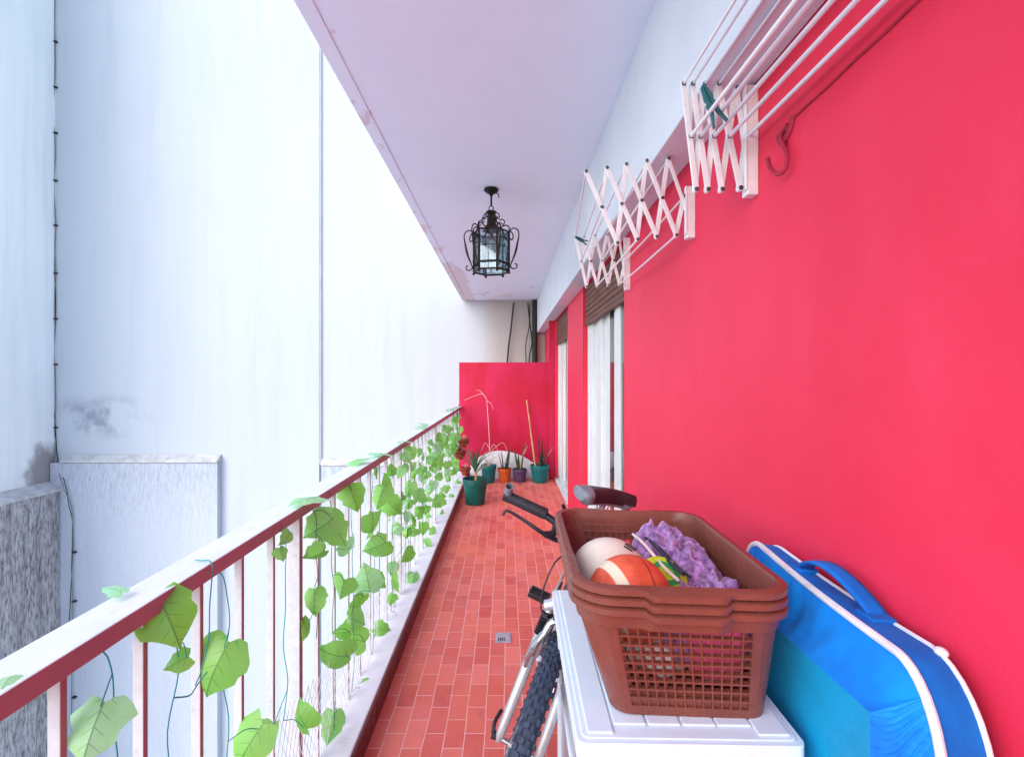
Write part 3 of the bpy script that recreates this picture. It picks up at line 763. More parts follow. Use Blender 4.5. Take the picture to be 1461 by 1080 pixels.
for i in range(6):   # crown scrolls from the cap down to the body corners
    pr = [(.030, 2.60), (.055, 2.585), (.058, 2.555), (.045, 2.555), (.05, 2.57)]
    mb.tube(bez([hexp(r, z, i) for r, z in pr], 5), .004, 5)
    pr = [(.034, 2.50), (.062, 2.485), (.095, 2.50), (.125, 2.495), (.134, 2.46), (.13, 2.44)]
    mb.tube(bez([hexp(r, z, i) for r, z in pr], 5), .005, 5)
    pr = [(.060, 2.54), (.085, 2.545), (.098, 2.525), (.088, 2.508), (.074, 2.516)]
    mb.tube(bez([hexp(r, z, i) for r, z in pr], 5), .004, 5)
mb.build('crown', M['iron'], t)
mb = MB(); rb = .130
for i in range(6):
    a, b = hexp(rb, 0, i), hexp(rb, 0, i+1)
    mb.cyl(hexp(rb, zb, i), hexp(rb, zt, i), .008, n=6)
    for z, r in ((zt, .006), (zl, .008), (zb, .007)):
        mb.cyl(Vector((a.x, a.y, z)), Vector((b.x, b.y, z)), r, n=6)
    mid = (a+b)/2
    mb.cyl(Vector((mid.x, mid.y, zb)), Vector((mid.x, mid.y, zt)), .0025, n=5)
    mb.cyl(Vector((a.x, a.y, 2.34)), Vector((b.x, b.y, 2.34)), .0025, n=5)
    for sg in (.18, .82):     # small ogee filling the head of every pane
        q = a.lerp(b, sg); q2 = a.lerp(b, .5+(sg-.5)*.45)
        mb.tube(bez([(q.x, q.y, zt-.07), (q2.x, q2.y, zt-.045), (mid.x, mid.y, zt-.008)], 4), .0028, 4)
    mb.sphere(hexp(rb, zb-.012, i), .010, 6)
mb.build('cage', M['iron'], t)
mb = MB()
for i in range(6):
    a, b = hexp(rb-.006, 0, i), hexp(rb-.006, 0, i+1)
    v = [mb.bm.verts.new((p.x, p.y, z)) for p, z in ((a, zb+.004), (b, zb+.004), (b, zt-.004), (a, zt-.004))]; mb.face(v)
mb.build('pane', M['lglass'], t, smooth=False, solid=.002)
for i in range(6):
    pr = [(.140, 2.405), (.150, 2.395), (.160, 2.41), (.155, 2.44), (.140, 2.465), (.165, 2.478), (.192, 2.465), (.202, 2.43), (.192, 2.37), (.176, 2.30), (.150, 2.235), (.142, 2.205), (.158, 2.188), (.182, 2.192), (.188, 2.215), (.172, 2.222)]
    def rr(u): return .0045+.004*max(0, 1-abs(u-.58)/.10)
    mb = MB().tube(bez([hexp(r, z, i) for r, z in pr], 6), rr, 6)
    mb.build('scroll', M['iron'], t)
mb = MB().cyl((X, Y, 2.46), (X, Y, 2.40), .014, n=10)
mb.build('socket', M['black'], t); mb = MB().sphere((X, Y, 2.365), .03, 12, (1, 1, 1.25)); mb.build('bulb', M['bulb'], t)

# ------------------------------------------------------------------ drying racks
def bar(mb, p, q, w, th, yv=Vector((0, 1, 0))):
    d = (q-p).normalized(); sd = d.cross(yv).normalized(); e = d*(w*.5)
    def cap(c, s0, n=6): return [c+sd*(w/2*math.cos(a))*s0+d*(w/2*math.sin(a))*s0 for a in [math.pi*k/n for k in range(n+1)]]
    out = cap(q, 1)+[x for x in cap(p, -1)]
    A = [mb.bm.verts.new(v-yv*th/2) for v in out]; B = [mb.bm.verts.new(v+yv*th/2) for v in out]
    n = len(out)
    for k in range(n): mb.face([A[k], A[(k+1) % n], B[(k+1) % n], B[k]])
    mb.face(A[::-1]); mb.face(B)
def tongs(t, T, Mi, B, y, wall_top, wall_bot, sc=1.0):
    for k in range(len(B)):
        mb = MB(); bar(mb, Vector((T[k][0], y, T[k][1])), Vector((B[k][0], y, B[k][1])), .0155*sc, .007)
        mb.build('scissor_arm', M['rackw'], t, smooth=False, bevel=.0012)
    for k in range(len(B)):
        if k+2 < len(T): q = Vector((T[k+2][0], y+.0085, T[k+2][1]))
        else: q = Vector((Mi[min(k+1, len(Mi)-1)][0], y+.0085, Mi[min(k+1, len(Mi)-1)][1]))
        mb = MB(); bar(mb, Vector((B[k][0], y+.0085, B[k][1])), q, .0155*sc, .007); mb.build('scissor_arm', M['rackw'], t, smooth=False, bevel=.0012)
    # outermost short arm and last arm reaching the plate
    mb = MB(); bar(mb, Vector((Mi[0][0], y+.0085, Mi[0][1])), Vector((T[1][0], y+.0085, T[1][1])), .013*sc, .005)
    mb.build('scissor_arm', M['rackw'], t, smooth=False, bevel=.0012)
    mb = MB(); bar(mb, Vector((T[-1][0], y, T[-1][1])), Vector((XW-.03, y, wall_bot+.10)), .013*sc, .005)
    mb.build('scissor_arm', M['rackw'], t, smooth=False, bevel=.0012)
    for (x, z) in list(T)+list(Mi)+list(B):
        mb = MB().lathe([(.0001, 0), (.0055, 0), (.0065, .0015), (.0052, .0045), (.0001, .005)], (x, y-.004, z), 10, Matrix.Rotation(R(90), 3, 'X'))
        mb.build('rivet', M['rivet'], t)
    mb = MB().box(XW-.030, XW-.0005, y-.010, y+.022, wall_bot, wall_top).box(XW-.036, XW-.0305, y-.012, y+.002, wall_bot+.012, wall_top)
    mb.build('wall_plate', M['rackw'], t, smooth=False, bevel=.002)
def rods(t, A, y0, B, y1, r=.0045):
    for (a, b) in zip(A, B):
        MB().tube([(a[0], y0, a[1]), ((a[0]+b[0])/2, (y0+y1)/2, (a[1]+b[1])/2-.003), (b[0], y1, b[1])], r, 8).build('rod', M['rod'], t)
def px2(pts, Y): return [tuple((pt_y(x, y, Y).x, pt_y(x, y, Y).z)) for x, y in pts]
GR = 'folding wall drying racks'
Y1 = 1.33
t = thing('drying_rack', 'near white folding drying rack with long rods, almost closed, high on the red wall', 'drying rack', (XW, Y1, 2.0), group=GR)
T1 = px2([(975, 121), (988, 121), (1005, 121), (1025, 121), (1051, 127)], Y1)
M1 = px2([(985, 196), (999, 196), (1018, 196), (1040, 196), (1066, 196)], Y1)
B1 = px2([(993, 271), (1010, 271), (1030, 271), (1056, 269)], Y1)
tongs(t, T1, M1, B1, Y1, 2.19, 1.895, .95)
Yn = .22
def shift(L, dx=0., dz=0.): return [(x+dx, z+dz) for x, z in L]
rods(t, T1[:4], Y1, shift(T1[:4]), Yn, .0038)
rods(t, M1, Y1-.004, shift(M1), Yn, .0052)
tongs(t, T1, M1, B1, Yn, 2.19, 1.895, .95)
Y2, Y3 = 1.77, 2.69
t = thing('drying_rack', 'far white folding drying rack, pulled further open over the door', 'drying rack', (XW, Y2, 2.0), group=GR)
T2 = px2([(836, 245), (866, 240), (893.5, 235), (922.6, 230), (953.7, 227)], Y2)
M2 = px2([(858.5, 296), (886.8, 291.5), (915.4, 286.6), (945, 283), (977, 280)], Y2)
B2 = px2([(881, 347), (909.5, 342), (937, 338), (965, 336)], Y2)
tongs(t, T2, M2, B2, Y2, 2.09, 1.905)
T3 = px2([(821, 338), (833, 338), (849, 336), (866, 335), (882, 334)], Y3)
M3 = px2([(829, 373), (843, 373), (859, 372), (876, 372), (893, 371)], Y3)
B3 = px2([(837, 409), (852, 408), (868, 407), (884, 406)], Y3)
tongs(t, T3, M3, B3, Y3, 2.17, 1.885)
rods(t, T2, Y2, T3, Y3, .0036)
rods(t, [M2[i] for i in (0, 2, 4)]+[B2[i] for i in (1, 3)], Y2, [M3[i] for i in (0, 2, 4)]+[B3[i] for i in (1, 3)], Y3, .004)
def peg(lab, p, mx, s=1.0):
    t = thing('clothes_peg', lab, 'clothes peg', p, group='teal clothes pegs', local=True); t.rotation_euler = mx.to_euler()
    for sg in (1, -1):
        P = [(-.036, .0), (-.034, .004), (-.012, .0075), (-.006, .006), (.0, .0075), (.010, .0068), (.036, .0125), (.038, .0105), (.012, .0018), (-.02, .001)]
        if sg < 0: P = [(x, -z) for x, z in P][::-1]
        P = [(x*s, z*s) for x, z in P]
        MB().prism(P, -.005*s, .005*s, 'y').build('jaw', M['teal'], t, smooth=False, bevel=.0008)
    MB().tube([(0*s+.0065*s*math.cos(a*.6), .0055*s, .0085*s*math.sin(a*.6)) for a in range(11)], .0012*s, 5, closed=True).build('spring', M['chrome'], t)
p = pt_y(1015, 150, 1.20)
peg('teal clothes peg clipped to the rods of the near drying rack', p, Matrix.Rotation(R(65), 3, 'Y') @ Matrix.Rotation(R(15), 3, 'X'), 1.45)
p = pt_y(830, 343, Y3-.06)
peg('teal clothes peg at the outer end of the far drying rack', p, Matrix.Rotation(R(20), 3, 'Y') @ Matrix.Rotation(R(20), 3, 'Z'), 1.15)
# wall hook
Yh = 1.215
t = thing('wall_hook', 'red painted iron hook screwed to the red wall by the rack', 'hook', pt_x(1112, 210, XW))
def wp(px, py, out=.0): return pt_x(px, py, XW-.5*out)
MB().tube(bez([wp(1133, 165, .002), wp(1128, 185, .004), wp(1121, 200, .006)], 4), [.008]*9, 7).build('base_plate', M['redhook'], t)
MB().tube(bez([wp(1124, 178, .012), wp(1114, 192, .018), wp(1117, 205, .022), wp(1123, 222, .03), wp(1121, 240, .042), wp(1110, 249, .052), wp(1099, 240, .056), wp(1095, 226, .056)], 6), .0052, 8).build('hook', M['redhook'], t)
MB().tube(bez([wp(1128, 180, .006), wp(1116, 188, .014), wp(1110, 196, .018), wp(1114, 206, .012), wp(1122, 208, .004)], 6), .005, 8).build('ring', M['redhook'], t)

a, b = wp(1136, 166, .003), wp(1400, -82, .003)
o = MB().tube([a.lerp(b, k/14)+Vector((0, 0, .001*math.sin(k*1.3))) for k in range(15)], .0034, 6).build('red_wall_line', M['redhook'], origin=a)  # thin dark red tube along the wall, rising from the hook
tag(o, 'thin dark red tube running along the red wall from the hook', 'cable')
# ------------------------------------------------------------------ drawer cabinet
ZL = .78
cab = thing('drawer_tower', 'pale plastic drawer tower with a ribbed lid against the red wall', 'drawer unit', (.325, 1.145, 0), (0, 0, 0), local=True)
cab.rotation_euler = (0, 0, R(-1.2))
hx, hy = .196, .306
mb = MB()
def rrect(hx, hy, r, n=5):
    out = []
    for cx, cy, a0 in ((hx-r, hy-r, 0), (-hx+r, hy-r, 90), (-hx+r, -hy+r, 180), (hx-r, -hy+r, 270)):
        for k in range(n+1): a = R(a0+90*k/n); out.append((cx+r*math.cos(a), cy+r*math.sin(a)))
    return out
mb.prism(rrect(hx, hy, .016), ZL-.042, ZL-.006, 'z')
mb.prism(rrect(hx-.010, hy-.010, .012), ZL-.0059, ZL-.003, 'z')
lid = mb.build('lid', M['lid'], cab, smooth=True, bevel=.003)
mb = MB(); xs = [-.178, -.128, -.066, -.004, .058, .120, .178]
for i in range(6): mb.box(xs[i]+.002, xs[i+1]-.002, -.266 if 0 < i < 5 else -.288, .288, ZL-.0029, ZL+.001)
mb.build('lid_rib', M['lid'], lid, smooth=False, bevel=.002)
mb = MB()
for sx in (-1, 1):
    for sy in (-1, 1):
        mb.box(sx*.165-.016, sx*.165+.016, sy*.27-.016, sy*.27+.016, .0, ZL-.043)
for z in (.012, .27, .515): mb.box(-.178, .178, -.283, .283, z, z+.014)
mb.build('body_frame', M['lid'], cab, smooth=False, bevel=.003)
for z in (.03, .288, .533):
    h = .20 if z > .5 else .215
    mb = MB()
    mb.box(-.172, -.169, -.252, .252, z, z+h).box(.169, .172, -.252, .252, z, z+h).box(-.148, .148, .283, .286, z, z+h).box(-.168, .168, -.25, .25, z, z+.003)
    d = mb.build('drawer', M['drawer'], cab, smooth=False)
    MB().box(-.147, .147, -.296, -.2865, z, z+h).box(-.06, .06, -.310, -.2961, z+h-.05, z+h-.028).build('drawer_front', M['lid'], d, smooth=False, bevel=.004)
    mb = MB(); rr_ = random.Random(int(z*100))
    for q in range(5):
        a = rr_.uniform(-.22, .2); mb.sphere((rr_.uniform(-.10, .08), a, z+.05), .055, 8, (1, 1.1, .8))
    mb.build('contents', (M['pinkcl'], M['whitecl'], M['pinkcl'])[int(z*4) % 3], d)

# ------------------------------------------------------------------ baskets
def basket_mesh(t):
    base, top = (.142, .205, .035), (.178, .247, .055)     # half sizes and corner radius
    zb_, zt_ = 0.0, .183
    secs = []      # (bottom xy, top xy, hole?) sections round the perimeter; hole flag = interval after this section
    def side(p0, p1, q0, q1, n, edge):
        L = 1.0; cuts = [0, edge]; w = (1-2*edge)/n; hb = .17
        flags = [False]
        for k in range(n):
            a = edge+w*k; cuts += [a+w*hb/2, a+w*(1-hb/2)]; flags += [False, True]
        cuts += [1-edge]; flags += [False, False]
        cuts = cuts[:]; out = []
        for i, c in enumerate(cuts):
            out.append((Vector(p0).lerp(Vector(p1), c), Vector(q0).lerp(Vector(q1), c), flags[i] if i < len(flags) else False))
        return out
    def corner(cb, ct, rb, rt, a0):
        return [(Vector((cb[0]+rb*math.cos(a), cb[1]+rb*math.sin(a))), Vector((ct[0]+rt*math.cos(a), ct[1]+rt*math.sin(a))), False) for a in [R(a0+90*k/6) for k in range(1, 6)]]
    (bx, by, br), (tx, ty, tr) = base, top
    S = []
    S += side((-bx+br, -by), (bx-br, -by), (-tx+tr, -ty), (tx-tr, -ty), 13, .012)
    S += corner((bx-br, -by+br), (tx-tr, -ty+tr), br, tr, -90)
    S += side((bx, -by+br), (bx, by-br), (tx, -ty+tr), (tx, ty-tr), 19, .012)
    S += corner((bx-br, by-br), (tx-tr, ty-tr), br, tr, 0)
    S += side((bx-br, by), (-bx+br, by), (tx-tr, ty), (-tx+tr, ty), 13, .012)
    S += corner((-bx+br, by-br), (-tx+tr, ty-tr), br, tr, 90)
    S += side((-bx, by-br), (-bx, -by+br), (-tx, ty-tr), (-tx, -ty+tr), 19, .012)
    S += corner((-bx+br, -by+br), (-tx+tr, -ty+tr), br, tr, 180)
    vr = [(0, False), (.03, False)]; nrow = 9; a = .09; w = (.975-.09)/nrow
    rows = [0, .03]; rf = [False, False]
    rows = [0.0]; rf = [False]
    for k in range(nrow): rows += [a+w*k+w*.10, a+w*k+w*.90]; rf += [True, False]
    rows += [1.0]
    mb = MB(); bm = mb.bm
    V = [[bm.verts.new((*(b.lerp(t_, v)+Vector((.028*(1-v), 0))), zb_+(zt_-zb_)*v)) for v in rows] for (b, t_, f) in S]
    n = len(S)
    for i in range(n):
        for j in range(len(rows)-1):
            if S[i][2] and rf[j]: continue
            mb.face([V[i][j], V[(i+1) % n][j], V[(i+1) % n][j+1], V[i][j+1]])
    mb.face([V[i][0] for i in range(n)][::-1])
    mb.build('basket_body', M['basket'], t, smooth=False, solid=.0026)
    # rim: a rolled lip swept round the top, stepped outwards at the two handles
    path = rrect(.181, .250, .058, 9); P = []
    fine = []
    for i in range(len(path)):
        a, b = Vector(path[i]), Vector(path[(i+1) % len(path)]); m = max(1, int((b-a).length/.012))
        fine += [a.lerp(b, k/m) for k in range(m)]
    prof = [(-.005, -.004), (-.004, .030), (-.001, .035), (.011, .035), (.0155, .032), (.016, .0225), (.0135, .021), (.006, .0205), (.004, .014), (.001, -.004)]
    mb = MB(); rings = []; n = len(fine)
    for i, p in enumerate(fine):
        tn = (fine[(i+1) % n]-fine[i-1]).normalized(); nr = Vector((tn.y, -tn.x))
        ex = 0; dz = 0
        if abs(abs(p.y)-.250) < .002:
            u = abs(p.x); k = max(0, min(1, (.074-u)/.006)); ex = .009*k; dz = -.006*k
        rings.append([mb.bm.verts.new((p.x+nr.x*(o+(ex if o > 0 else 0)), p.y+nr.y*(o+(ex if o > 0 else 0)), zt_+z+(dz if o > .005 else 0))) for o, z in prof])
    m = len(prof)
    for i in range(n):
        for j in range(m): mb.face([rings[i][j], rings[(i+1) % n][j], rings[(i+1) % n][(j+1) % m], rings[i][(j+1) % m]])
    mb.build('rim', M['basket'], t, ang=50)
bk = thing('plastic_basket', 'lowest of three nested brown lattice baskets, standing on the drawer tower lid', 'basket', (.318, 1.105, ZL+.003), (0, R(1.2), R(-2.2)), 'nested brown baskets', local=True)
basket_mesh(bk)
for i, lab in ((1, 'middle of three nested brown lattice baskets on the drawer tower'), (2, 'topmost nested brown lattice basket, filled with balls and a purple towel')):
    c = copy_tree(bk); c.location = (.318-.001*i, 1.105, ZL+.003+.0180*i); c['label'] = lab
    c.rotation_euler = (0, R(1.2), R(-2.2+.25*i))
# contents
BZ = ZL+.003
o = MB().sphere((.243, .965, .968), .082, 24).build('basketball', M['ball'], origin=(.243, .965, .968)); o.rotation_euler = (R(-12), R(6), R(14))
tag(o, 'worn orange basketball with a cream stripe in the brown basket', 'ball')
wc = Vector((.236, 1.125, .940)); t = thing('volleyball', 'cream white ball with black print behind the basketball', 'ball', wc)
MB().sphere(wc, .092, 24).build('ball_skin', M['wball'], t)
def on_ball(c, r, az, el): return Vector(c)+Vector((math.cos(el)*math.cos(az), math.cos(el)*math.sin(az), math.sin(el)))*r
mb = MB()
def stroke(pts, w=.0045):
    P = [on_ball(wc, .0926, R(a), R(e)) for a, e in pts]
    mb.tube(bez(P, 5), w, 6, flat=.3)
stroke([(-40, 66), (-32, 54)], .0045)
stroke([(-22, 64), (-17, 52)], .0045); stroke([(-4, 60), (-2, 50)], .0045)
stroke([(-22, 64), (-12, 66), (-4, 60)], .003); stroke([(-17, 52), (-9, 50), (-2, 50)], .003)
mb.build('print', M['ink'], t)
def lump(name, c, rx, ry, rz, mat, lab, cat, seed, amp=.25, fr=14, n=44, tilt=0.):
    mb = MB(); c = Vector(c)
    def fn(u, v):
        th, ph = 2*math.pi*u, math.pi*(v*.998+.001)
        d = Vector((math.sin(ph)*math.cos(th), math.sin(ph)*math.sin(th), math.cos(ph)))
        q = Vector((d.x*rx, d.y*ry, d.z*rz))
        k = 1+amp*noise.fractal(q*fr+Vector((seed, seed*2, 0)), 1., 2., 4)+amp*.8*(abs(noise.noise(q*fr*1.3+Vector((seed, 0, 3))))-.3)
        p = q*k; return c+Matrix.Rotation(tilt, 3, 'Y') @ p
    mb.grid(fn, n*2, n, cu=True)
    o = mb.build(name, mat, origin=c, ang=180); tag(o, lab, cat); return o
# towel: rumpled sheet heaped at the right of the basket
def towel(u, v):
    # u across (left to right), v along (near to far)
    x = .300+.190*u; y = .93+.36*v
    ridge = math.exp(-((u-.52-.10*math.sin(v*5))/.30)**2)
    z = .940+.060*ridge*(.35+.75*v)+.03*v
    q = Vector((x*20, y*14, 3.1)); f = noise.fractal(q, 1., 2.1, 4)
    z += .026*f*(1-.7*v*v)+.045*(.5-abs(noise.noise(Vector((x*34+y*9, y*17-x*12, 1.7)))))+0.005*noise.noise(Vector((x*150, y*170, 4)))
    x += .010*noise.noise(Vector((x*30, y*30, 9))); y += .012*noise.noise(Vector((x*30, y*30, 19)))
    edge = min(u, 1-u, v, 1-v); z -= .10*max(0, (.14-edge)/.14)**1.6
    return Vector((x, y, z))
o = MB().grid(towel, 90, 140).build('towel', M['towel'], origin=(.39, 1.1, .95), ang=180, solid=.003)
tag(o, 'rumpled purple towel heaped in the brown basket', 'towel')
for (a, b, r, mt, lab) in (
    ((903, 762, 1.22), (967, 826, .965), .0034, 'stickw', 'pale thin stick lying over the things in the basket'),
    ((918, 765, 1.23), (975, 818, .98), .0042, 'stickd', 'thicker dark stick beside the pale one in the basket'),
    ((928, 772, 1.21), (985, 822, .98), .0028, 'stickd', 'thin dark stick lying against the purple towel')):
    P, Q = pt_y(*a), pt_y(*b)
    o = MB().tube([P.lerp(Q, k/6)+Vector((0, 0, .004*math.sin(k))) for k in range(7)], r, 8).build('stick', M[mt], origin=P)
    tag(o, lab, 'stick', 'thin sticks in the basket')
def frond(u, v, dz=0.):
    P = pt_y(925, 808, 1.03).lerp(pt_y(985, 818, .985), u)
    return P+Vector((.0, (v-.5)*.07, .012*math.sin(u*3)-.02*(v-.5)**2+dz))
t = thing('toy_disc', 'lime green plastic disc tucked between the ball and the towel', 'toy', pt_y(955, 815, 1.0))
c = pt_y(948, 822, 1.035); mx = Matrix.Rotation(R(30), 3, 'X') @ Matrix.Rotation(R(10), 3, 'Y')
MB().lathe([(.001, .010), (.03, .010), (.046, .007), (.052, -.004), (.049, -.008)], c, 32, mx).build('disc', M['lime'], t)
MB().lathe([(.018, .0112), (.030, .0112), (.030, .0102), (.018, .0102), (.018, .0112)], c, 32, mx).build('ring_print', M['greenp'], t)
lump('cloth_bundle', (.40, .965, .885), .060, .065, .07, M['pinkcl'], 'pink cloth showing through the front lattice of the basket', 'cloth', 4)
lump('cloth_bundle', (.30, .99, .862), .065, .06, .045, M['whitecl'], 'white cloth low behind the front lattice of the basket', 'cloth', 8)
lump('cloth_bundle', (.335, 1.14, .845), .105, .12, .05, M['darkcl'], 'dark cloth at the bottom of the basket', 'cloth', 12)

# ------------------------------------------------------------------ blue bag leaning on the wall
bag = thing('blue_bag', 'large blue fabric bag with white piping leaning on the red wall', 'bag', (.62, .95, 0))
def loop(yn, yf, zt, xn, xf, rn_, zlow=.02, n=9, zf=None):
    """outline of a bag face: up the near end, over a rounded corner, along the top, down the far end"""
    zf = zt if zf is None else zf; out = []
    for k in range(7): out.append((yn, zlow+(zt-rn_*1.6-zlow)*k/7))
    for k in range(n+1):
        a = R(180-90*k/n); out.append((yn+rn_*(1+math.cos(a)), zt-rn_*1.6+rn_*1.6*math.sin(a)))
    for k in range(1, 12): u = k/12; out.append((yn+rn_+(yf-2*rn_-yn)*u+0., zt+(zf-zt)*u-.006*math.sin(math.pi*u)))
    for k in range(n+1):
        a = R(90-90*k/n); out.append((yf-rn_+rn_*math.cos(a), zf-rn_+rn_*math.sin(a)))
    for k in range(1, 7): out.append((yf, zf-rn_-(zf-rn_-zlow)*k/6))
    return [Vector((xn+(xf-xn)*(y-yn)/(yf-yn), y, z)) for y, z in out]
FL = loop(.648, 1.285, .992, .578, .630, .085)     # front piping
BL = loop(.647, 1.285, .990, .648, .668, .105)     # back piping, at the wall
mb = MB()
A = [mb.bm.verts.new(p) for p in FL]; B = [mb.bm.verts.new(p) for p in BL]
mids = [[mb.bm.verts.new(a.lerp(b, k/4)+Vector((0, 0, .003*math.sin(math.pi*k/4)))) for k in (1, 2, 3)] for a, b in zip(FL, BL)]
rows = [[a]+m+[b] for a, m, b in zip(A, mids, B)]
for r0, r1 in zip(rows, rows[1:]):
    for k in range(4): mb.face([r0[k], r1[k], r1[k+1], r0[k+1]])
mb.face(B)
mb.build('gusset', M['bluetop'], bag, ang=60)
# front: a soft box shape pushed out of the face; its top slopes up to the piping
Pn, Pf = pt_y(1241, 1016, .705), pt_y(1112, 900, .99)
Pff = Pf+Vector((.012, .26, -.03))
def low(p): return Vector((p.x+.01, p.y, .03))
top_edge = [p for p in FL if p.z > .86]
mb = MB()      # sloping upper panel between the ridge and the piping
iN = min(range(len(FL)), key=lambda i: (FL[i]-pt_y(1340, 978, .66)).length)
seq = FL[iN:len(FL)-10]
def slope(u, v):
    k = u*(len(seq)-1); i = min(len(seq)-2, int(k)); e = seq[i].lerp(seq[i+1], k-i)
    if u < .5: r = Pn.lerp(Pf, u/.5)
    else: r = Pf.lerp(Pff, (u-.5)/.5)
    sag = .010*math.sin(math.pi*v)
    wr = (.0035*math.sin(u*52+v*2)+.002*math.sin(u*97-v*5))*math.sin(math.pi*v)*min(1, max(.1, (u-.2)*4))
    return r.lerp(e, v)+Vector((sag*.4+wr, 0, -sag))
mb.grid(slope, 61, 14); mb.build('upper_panel', M['blue'], bag, ang=180)
mb = MB()
def nearp(u, v):   # end panel: from the ridge corner to the near piping, puckered diagonally
    v = 1-(1-v)**3
    i = v*iN; k = min(iN-1, int(i)); e = FL[k].lerp(FL[k+1], i-k)
    r = low(Pn).lerp(Pn, v)
    ph = 430*(v+.075*u+.02*math.sin(5*u)); am = .0022*(.6+.4*math.sin(ph*.31+1))*math.sin(math.pi*min(1, u*1.02))**.6*min(1, (1-v)*60)
    w = am*math.sin(ph)
    return r.lerp(e, u)+Vector((-.4*w, -w, .3*w))
mb.grid(nearp, 24, 200); mb.build('end_panel', M['bluew'], bag, ang=180)
mb = MB()
def turq(u, v):
    a = Pn.lerp(Pf, u/.5) if u < .5 else Pf.lerp(Pff, (u-.5)/.5)
    return low(a).lerp(a, v)+Vector((.003*math.sin(u*17)*math.sin(math.pi*v), 0, 0))
mb.grid(turq, 31, 12); mb.build('front_panel', M['turq'], bag, ang=60)
MB().tube(FL, .0065, 8).build('piping', M['piping'], bag)
MB().tube(BL, .0044, 8).build('piping', M['piping'], bag)
# handle strap on the top
h0, h1 = Vector((.645, 1.06, .992)), Vector((.640, .845, .992))
def strap(u, v):
    p = h0.lerp(h1, u); p.z += .043*math.sin(math.pi*min(1, max(0, u)))**.8; p.x -= .012*math.sin(math.pi*u)
    return p+Vector(((v-.5)*.034, 0, -.002*abs(v-.5)))
MB().grid(strap, 26, 5).build('handle', M['bluetop'], bag, solid=.006, ang=60)
for p in (h0, h1): MB().box(p.x-.024, p.x+.018, p.y-.022, p.y+.022, p.z-.006, p.z+.003).build('handle_patch', M['bluetop'], bag, bevel=.003)
c = min(BL, key=lambda p: (p-pt_x(1345, 925, p.x)).length)+Vector((0, 0, .004)); MB().sphere(c, .0085, 8, (1, 1.2, .8)).build('zip_knot', M['piping'], bag)

# ------------------------------------------------------------------ bicycle
bike = thing('bicycle', 'silver mountain bike leaning behind the drawer tower, front wheel facing us', 'bicycle', (-.075, 1.47, 0), (0, R(20), R(-15)), local=True)
RW = .335
def wheel(name, yc, steer=0):
    hub = Vector((0, yc, RW))
    def ring(r, w, z=0): return [(0+z, yc+r*math.cos(a), RW+r*math.sin(a)) for a in [2*math.pi*k/72 for k in range(72)]]
    mb = MB()
    # rim
    n = 96; prof = [(.012, .268), (.014, .285), (.010, .292), (-.010, .292), (-.014, .285), (-.012, .268)]
    def rf(u, v):
        a = 2*math.pi*u; k = int(round(v*6)) % 6; x, r = prof[k]
        return Vector((x, yc+r*math.cos(a), RW+r*math.sin(a)))
    mb.grid(rf, n, 6, True, True); w = mb.build(name, M['chrome'], bike, ang=50)
    mb = MB(); tr = .025
    mb.grid(lambda u, v: Vector((tr*1.05*math.sin(2*math.pi*v), yc+(.306+tr*math.cos(2*math.pi*v))*math.cos(2*math.pi*u), RW+(.306+tr*math.cos(2*math.pi*v))*math.sin(2*math.pi*u))), 96, 14, True, True)
    # knobs: staggered blocks across the crown
    nk = 64
    for i in range(nk):
        for (off, ph, sw, sl) in ((-.7, 0, .0055, .0085), (.7, 0, .0055, .0085), (-.24, .5, .0048, .0080), (.24, .5, .0048, .0080), (-1.15, .5, .005, .0075), (1.15, .5, .005, .0075)):
            a = 2*math.pi*(i+ph)/nk
            B = Matrix.Translation((0, yc, RW)) @ Matrix.Rotation(a, 4, 'X') @ Matrix.Translation((0, .306, 0)) @ Matrix.Rotation(-off*1.0, 4, 'Z') @ Matrix.Translation((0, tr-.001, 0))
            z = [(-sw, 0, -sl), (sw, 0, -sl), (sw, 0, sl), (-sw, 0, sl), (-sw*.75, .007, -sl*.75), (sw*.75, .007, -sl*.75), (sw*.75, .007, sl*.75), (-sw*.75, .007, sl*.75)]
            v = [mb.bm.verts.new(B @ Vector(q)) for q in z]
            for q in ((4, 5, 6, 7), (0, 1, 5, 4), (1, 2, 6, 5), (2, 3, 7, 6), (3, 0, 4, 7)): mb.face([v[j] for j in q])
    mb.build('tyre', M['rubber'], w, ang=30)
    mb = MB()
    for k in range(28):
        a = 2*math.pi*k/28; a2 = a+(.5 if k % 2 else -.5); s = .028 if k % 4 < 2 else -.028
        mb.tube([(s, yc+.02*math.cos(a2), RW+.02*math.sin(a2)), (0, yc+.27*math.cos(a), RW+.27*math.sin(a))], .0011, 4)
    mb.build('spokes', M['chrome'], w)
    MB().tube([(-.055, yc, RW), (-.03, yc, RW), (-.03, yc, RW), (.03, yc, RW), (.03, yc, RW), (.055, yc, RW)], [.008, .008, .022, .022, .008, .008], 12).build('hub', M['chrome'], w)
    return w
wheel('front_wheel', 0.); wheel('rear_wheel', 1.06)
